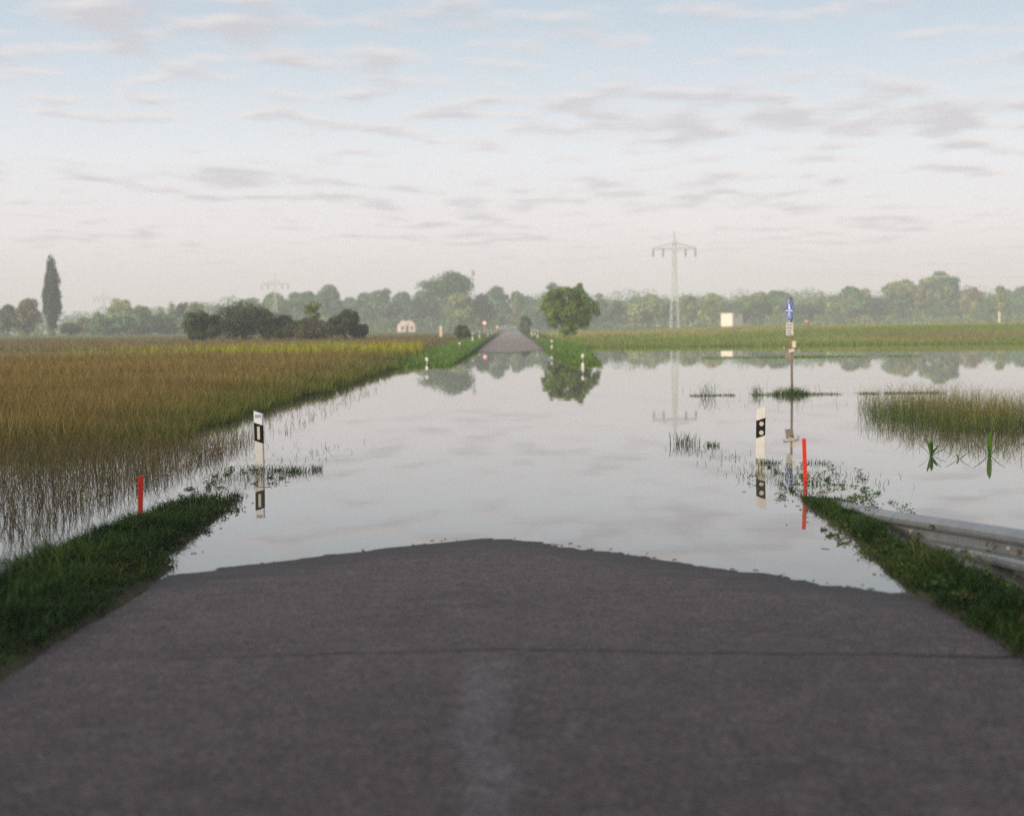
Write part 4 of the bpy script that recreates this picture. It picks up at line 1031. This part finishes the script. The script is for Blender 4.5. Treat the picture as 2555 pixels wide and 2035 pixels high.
for k in range(3):
    a = 2*math.pi*k/3 + .5
    MB().box((.55*math.cos(a), .55*math.sin(a), Hm-5.2), (.35, .35, 2.0)).build('antenna_panel', M['greysteel'], t)

# ------------------------------------------------------------------ small buildings and markers beyond the flood
# white hut
D = 277; x = gx(1827, D); z = gz(x, D)
t = thing('utility_hut', 'small white flat-roofed utility hut in the meadow before the right wood', 'hut', (x, D, z), rz=R(40))
MB().box((0, 0, 1.25), (2.85, 2.85, 2.5)).build('walls', M['render'], t)
MB().box((0, 0, 2.56), (3.02, 3.02, .12)).build('roof_slab', M['render'], t)
dr = MB().box((1.44, 0, 1.05), (.03, 1.0, 2.0)).build('door', M['greysteel'], t)
MB().box((1.465, .35, 1.05), (.03, .05, .14)).build('handle', M['rust'], dr)
for k in range(4): MB().box((-.4, -1.44, 1.9 + .07*k), (.8, .03, .035)).build('vent_slat', M['greysteel'], t)
# white cottage
D = 470; x = gx(1016, D); z = gz(x, D)
t = thing('cottage', 'small white cottage with two chimneys at the foot of the wood', 'house', (x, D, z), rz=R(12))
wb = MB().box((0, 0, 1.0), (5.0, 4.0, 2.0)).build('wall', M['render'], t)
mb = MB(); mb.add([(-2.7, -2.2, 1.95), (2.7, -2.2, 1.95), (2.7, 2.2, 1.95), (-2.7, 2.2, 1.95), (-1.5, 0, 3.5), (1.9, 0, 3.5)], [(0, 1, 5, 4), (1, 2, 5), (2, 3, 4, 5), (3, 0, 4), (3, 2, 1, 0)])
rf = mb.build('roof', M['roofpale'], t)
for cx in (-1.0, .7): MB().box((cx, .2, 3.55), (.4, .4, .8)).build('chimney', M['brick'], rf)
for cx in (-1.5, 1.5):
    wn = MB().box((cx, -2.005, 1.15), (.8, .05, .9)).build('window', M['glass'], t)
    MB().box((cx, -2.04, .66), (.95, .1, .06)).build('sill', M['render'], wn)
MB().box((0, -2.005, .95), (.85, .05, 1.8)).build('door', M['rust'], t)
dm = MB().box((-.5, -1.35, 2.75), (.9, .9, .55)).build('dormer', M['render'], rf)
# cream stele left of the round bush
D = 170; x = gx(1102, D); z = gz(x, D)
t = thing('marker_stele', 'slim cream square stele beyond the yellow strip left of the round bush', 'marker', (x, D, z))
MB().box((0, 0, (2.0-z)/2), (.26, .26, 2.0-z)).build('shaft', M['cream'], t)
mb = MB(); q = 2.0-z; mb.add([(-.15, -.15, q), (.15, -.15, q), (.15, .15, q), (-.15, .15, q), (0, 0, q+.12)], [(0, 1, 4), (1, 2, 4), (2, 3, 4), (3, 0, 4), (3, 2, 1, 0)])
mb.build('cap', M['cream'], t)
# red rimmed round signs
def round_sign(col, D, row, r, label):
    x = gx(col, D); z = gz(x, D); zc = zat(col, row, D) - z
    t = thing('prohibition_sign', label, 'road sign', (x, D, z), group='round red signs down the road')
    MB().bar((0, .03, 0), (0, .03, zc + r), .035, n=8).build('pole', M['greysteel'], t)
    n = 28
    d_ = MB().prism([(r*math.cos(2*math.pi*k/n), zc + r*math.sin(2*math.pi*k/n)) for k in range(n)], -.02, 0).build('red_disc', mat('sign_red_%d' % D, (.62, .05, .03), .45, .4), t)
    MB().prism([(r*.68*math.cos(2*math.pi*k/n), zc + r*.68*math.sin(2*math.pi*k/n)) for k in range(n)], -.026, -.021).build('white_centre', M['white'], d_)
round_sign(1211, 222, 805.5, .34, 'round red and white sign on the left roadside against the wood')
round_sign(1243, 385, 816, .38, 'tiny red round sign close to the road\'s vanishing point')
# thin reddish pole and orange aerial marker
D = 290; x = gx(1315, D); z = gz(x, D)
t = thing('red_pole', 'thin reddish pole right of the road before the dark conical tree', 'pole', (x, D, z))
MB().bar((0, 0, 0), (0, 0, 2.2), .07, n=8).build('shaft', M['rust'], t); MB().box((0, 0, 2.3), (.3, .06, .25)).build('head', M['rust'], t)
D = 330; x = gx(2013, D); z = gz(x, D)
t = thing('orange_marker', 'small orange marker cap on a pole right of the blue sign', 'marker', (x, D, z))
hh = zat(2013, 801, D) - z
MB().bar((0, 0, 0), (0, 0, hh), .05, n=8).build('pole', M['greysteel'], t)
mb = MB(); mb.add([(-.3, -.3, hh-.2), (.3, -.3, hh-.2), (.3, .3, hh-.2), (-.3, .3, hh-.2), (-.18, -.18, hh+.25), (.18, -.18, hh+.25), (.18, .18, hh+.25), (-.18, .18, hh+.25)], [(0, 1, 5, 4), (1, 2, 6, 5), (2, 3, 7, 6), (3, 0, 4, 7), (4, 5, 6, 7), (3, 2, 1, 0)])
mb.build('orange_cap', M['orange'], t)

# ------------------------------------------------------------------ morning haze: one closed box of even air
hm = bpy.data.materials.new('haze'); hm.use_nodes = True
ht = hm.node_tree
for n in list(ht.nodes):
    if n.type != 'OUTPUT_MATERIAL': ht.nodes.remove(n)
pv = ht.nodes.new('ShaderNodeVolumePrincipled')
pv.inputs['Color'].default_value = (0.91, 0.96, 0.99, 1); pv.inputs['Density'].default_value = 0.00074; pv.inputs['Anisotropy'].default_value = 0.0
ht.links.new(pv.outputs[0], ht.nodes['Material Output'].inputs['Volume'])
hb = MB().box((0, 0, 16), (5200, 5200, 35.5)).build('haze', hm)
hb['kind'] = 'stuff'; hb['label'] = 'pale morning haze over the flooded plain'; hb['category'] = 'haze'
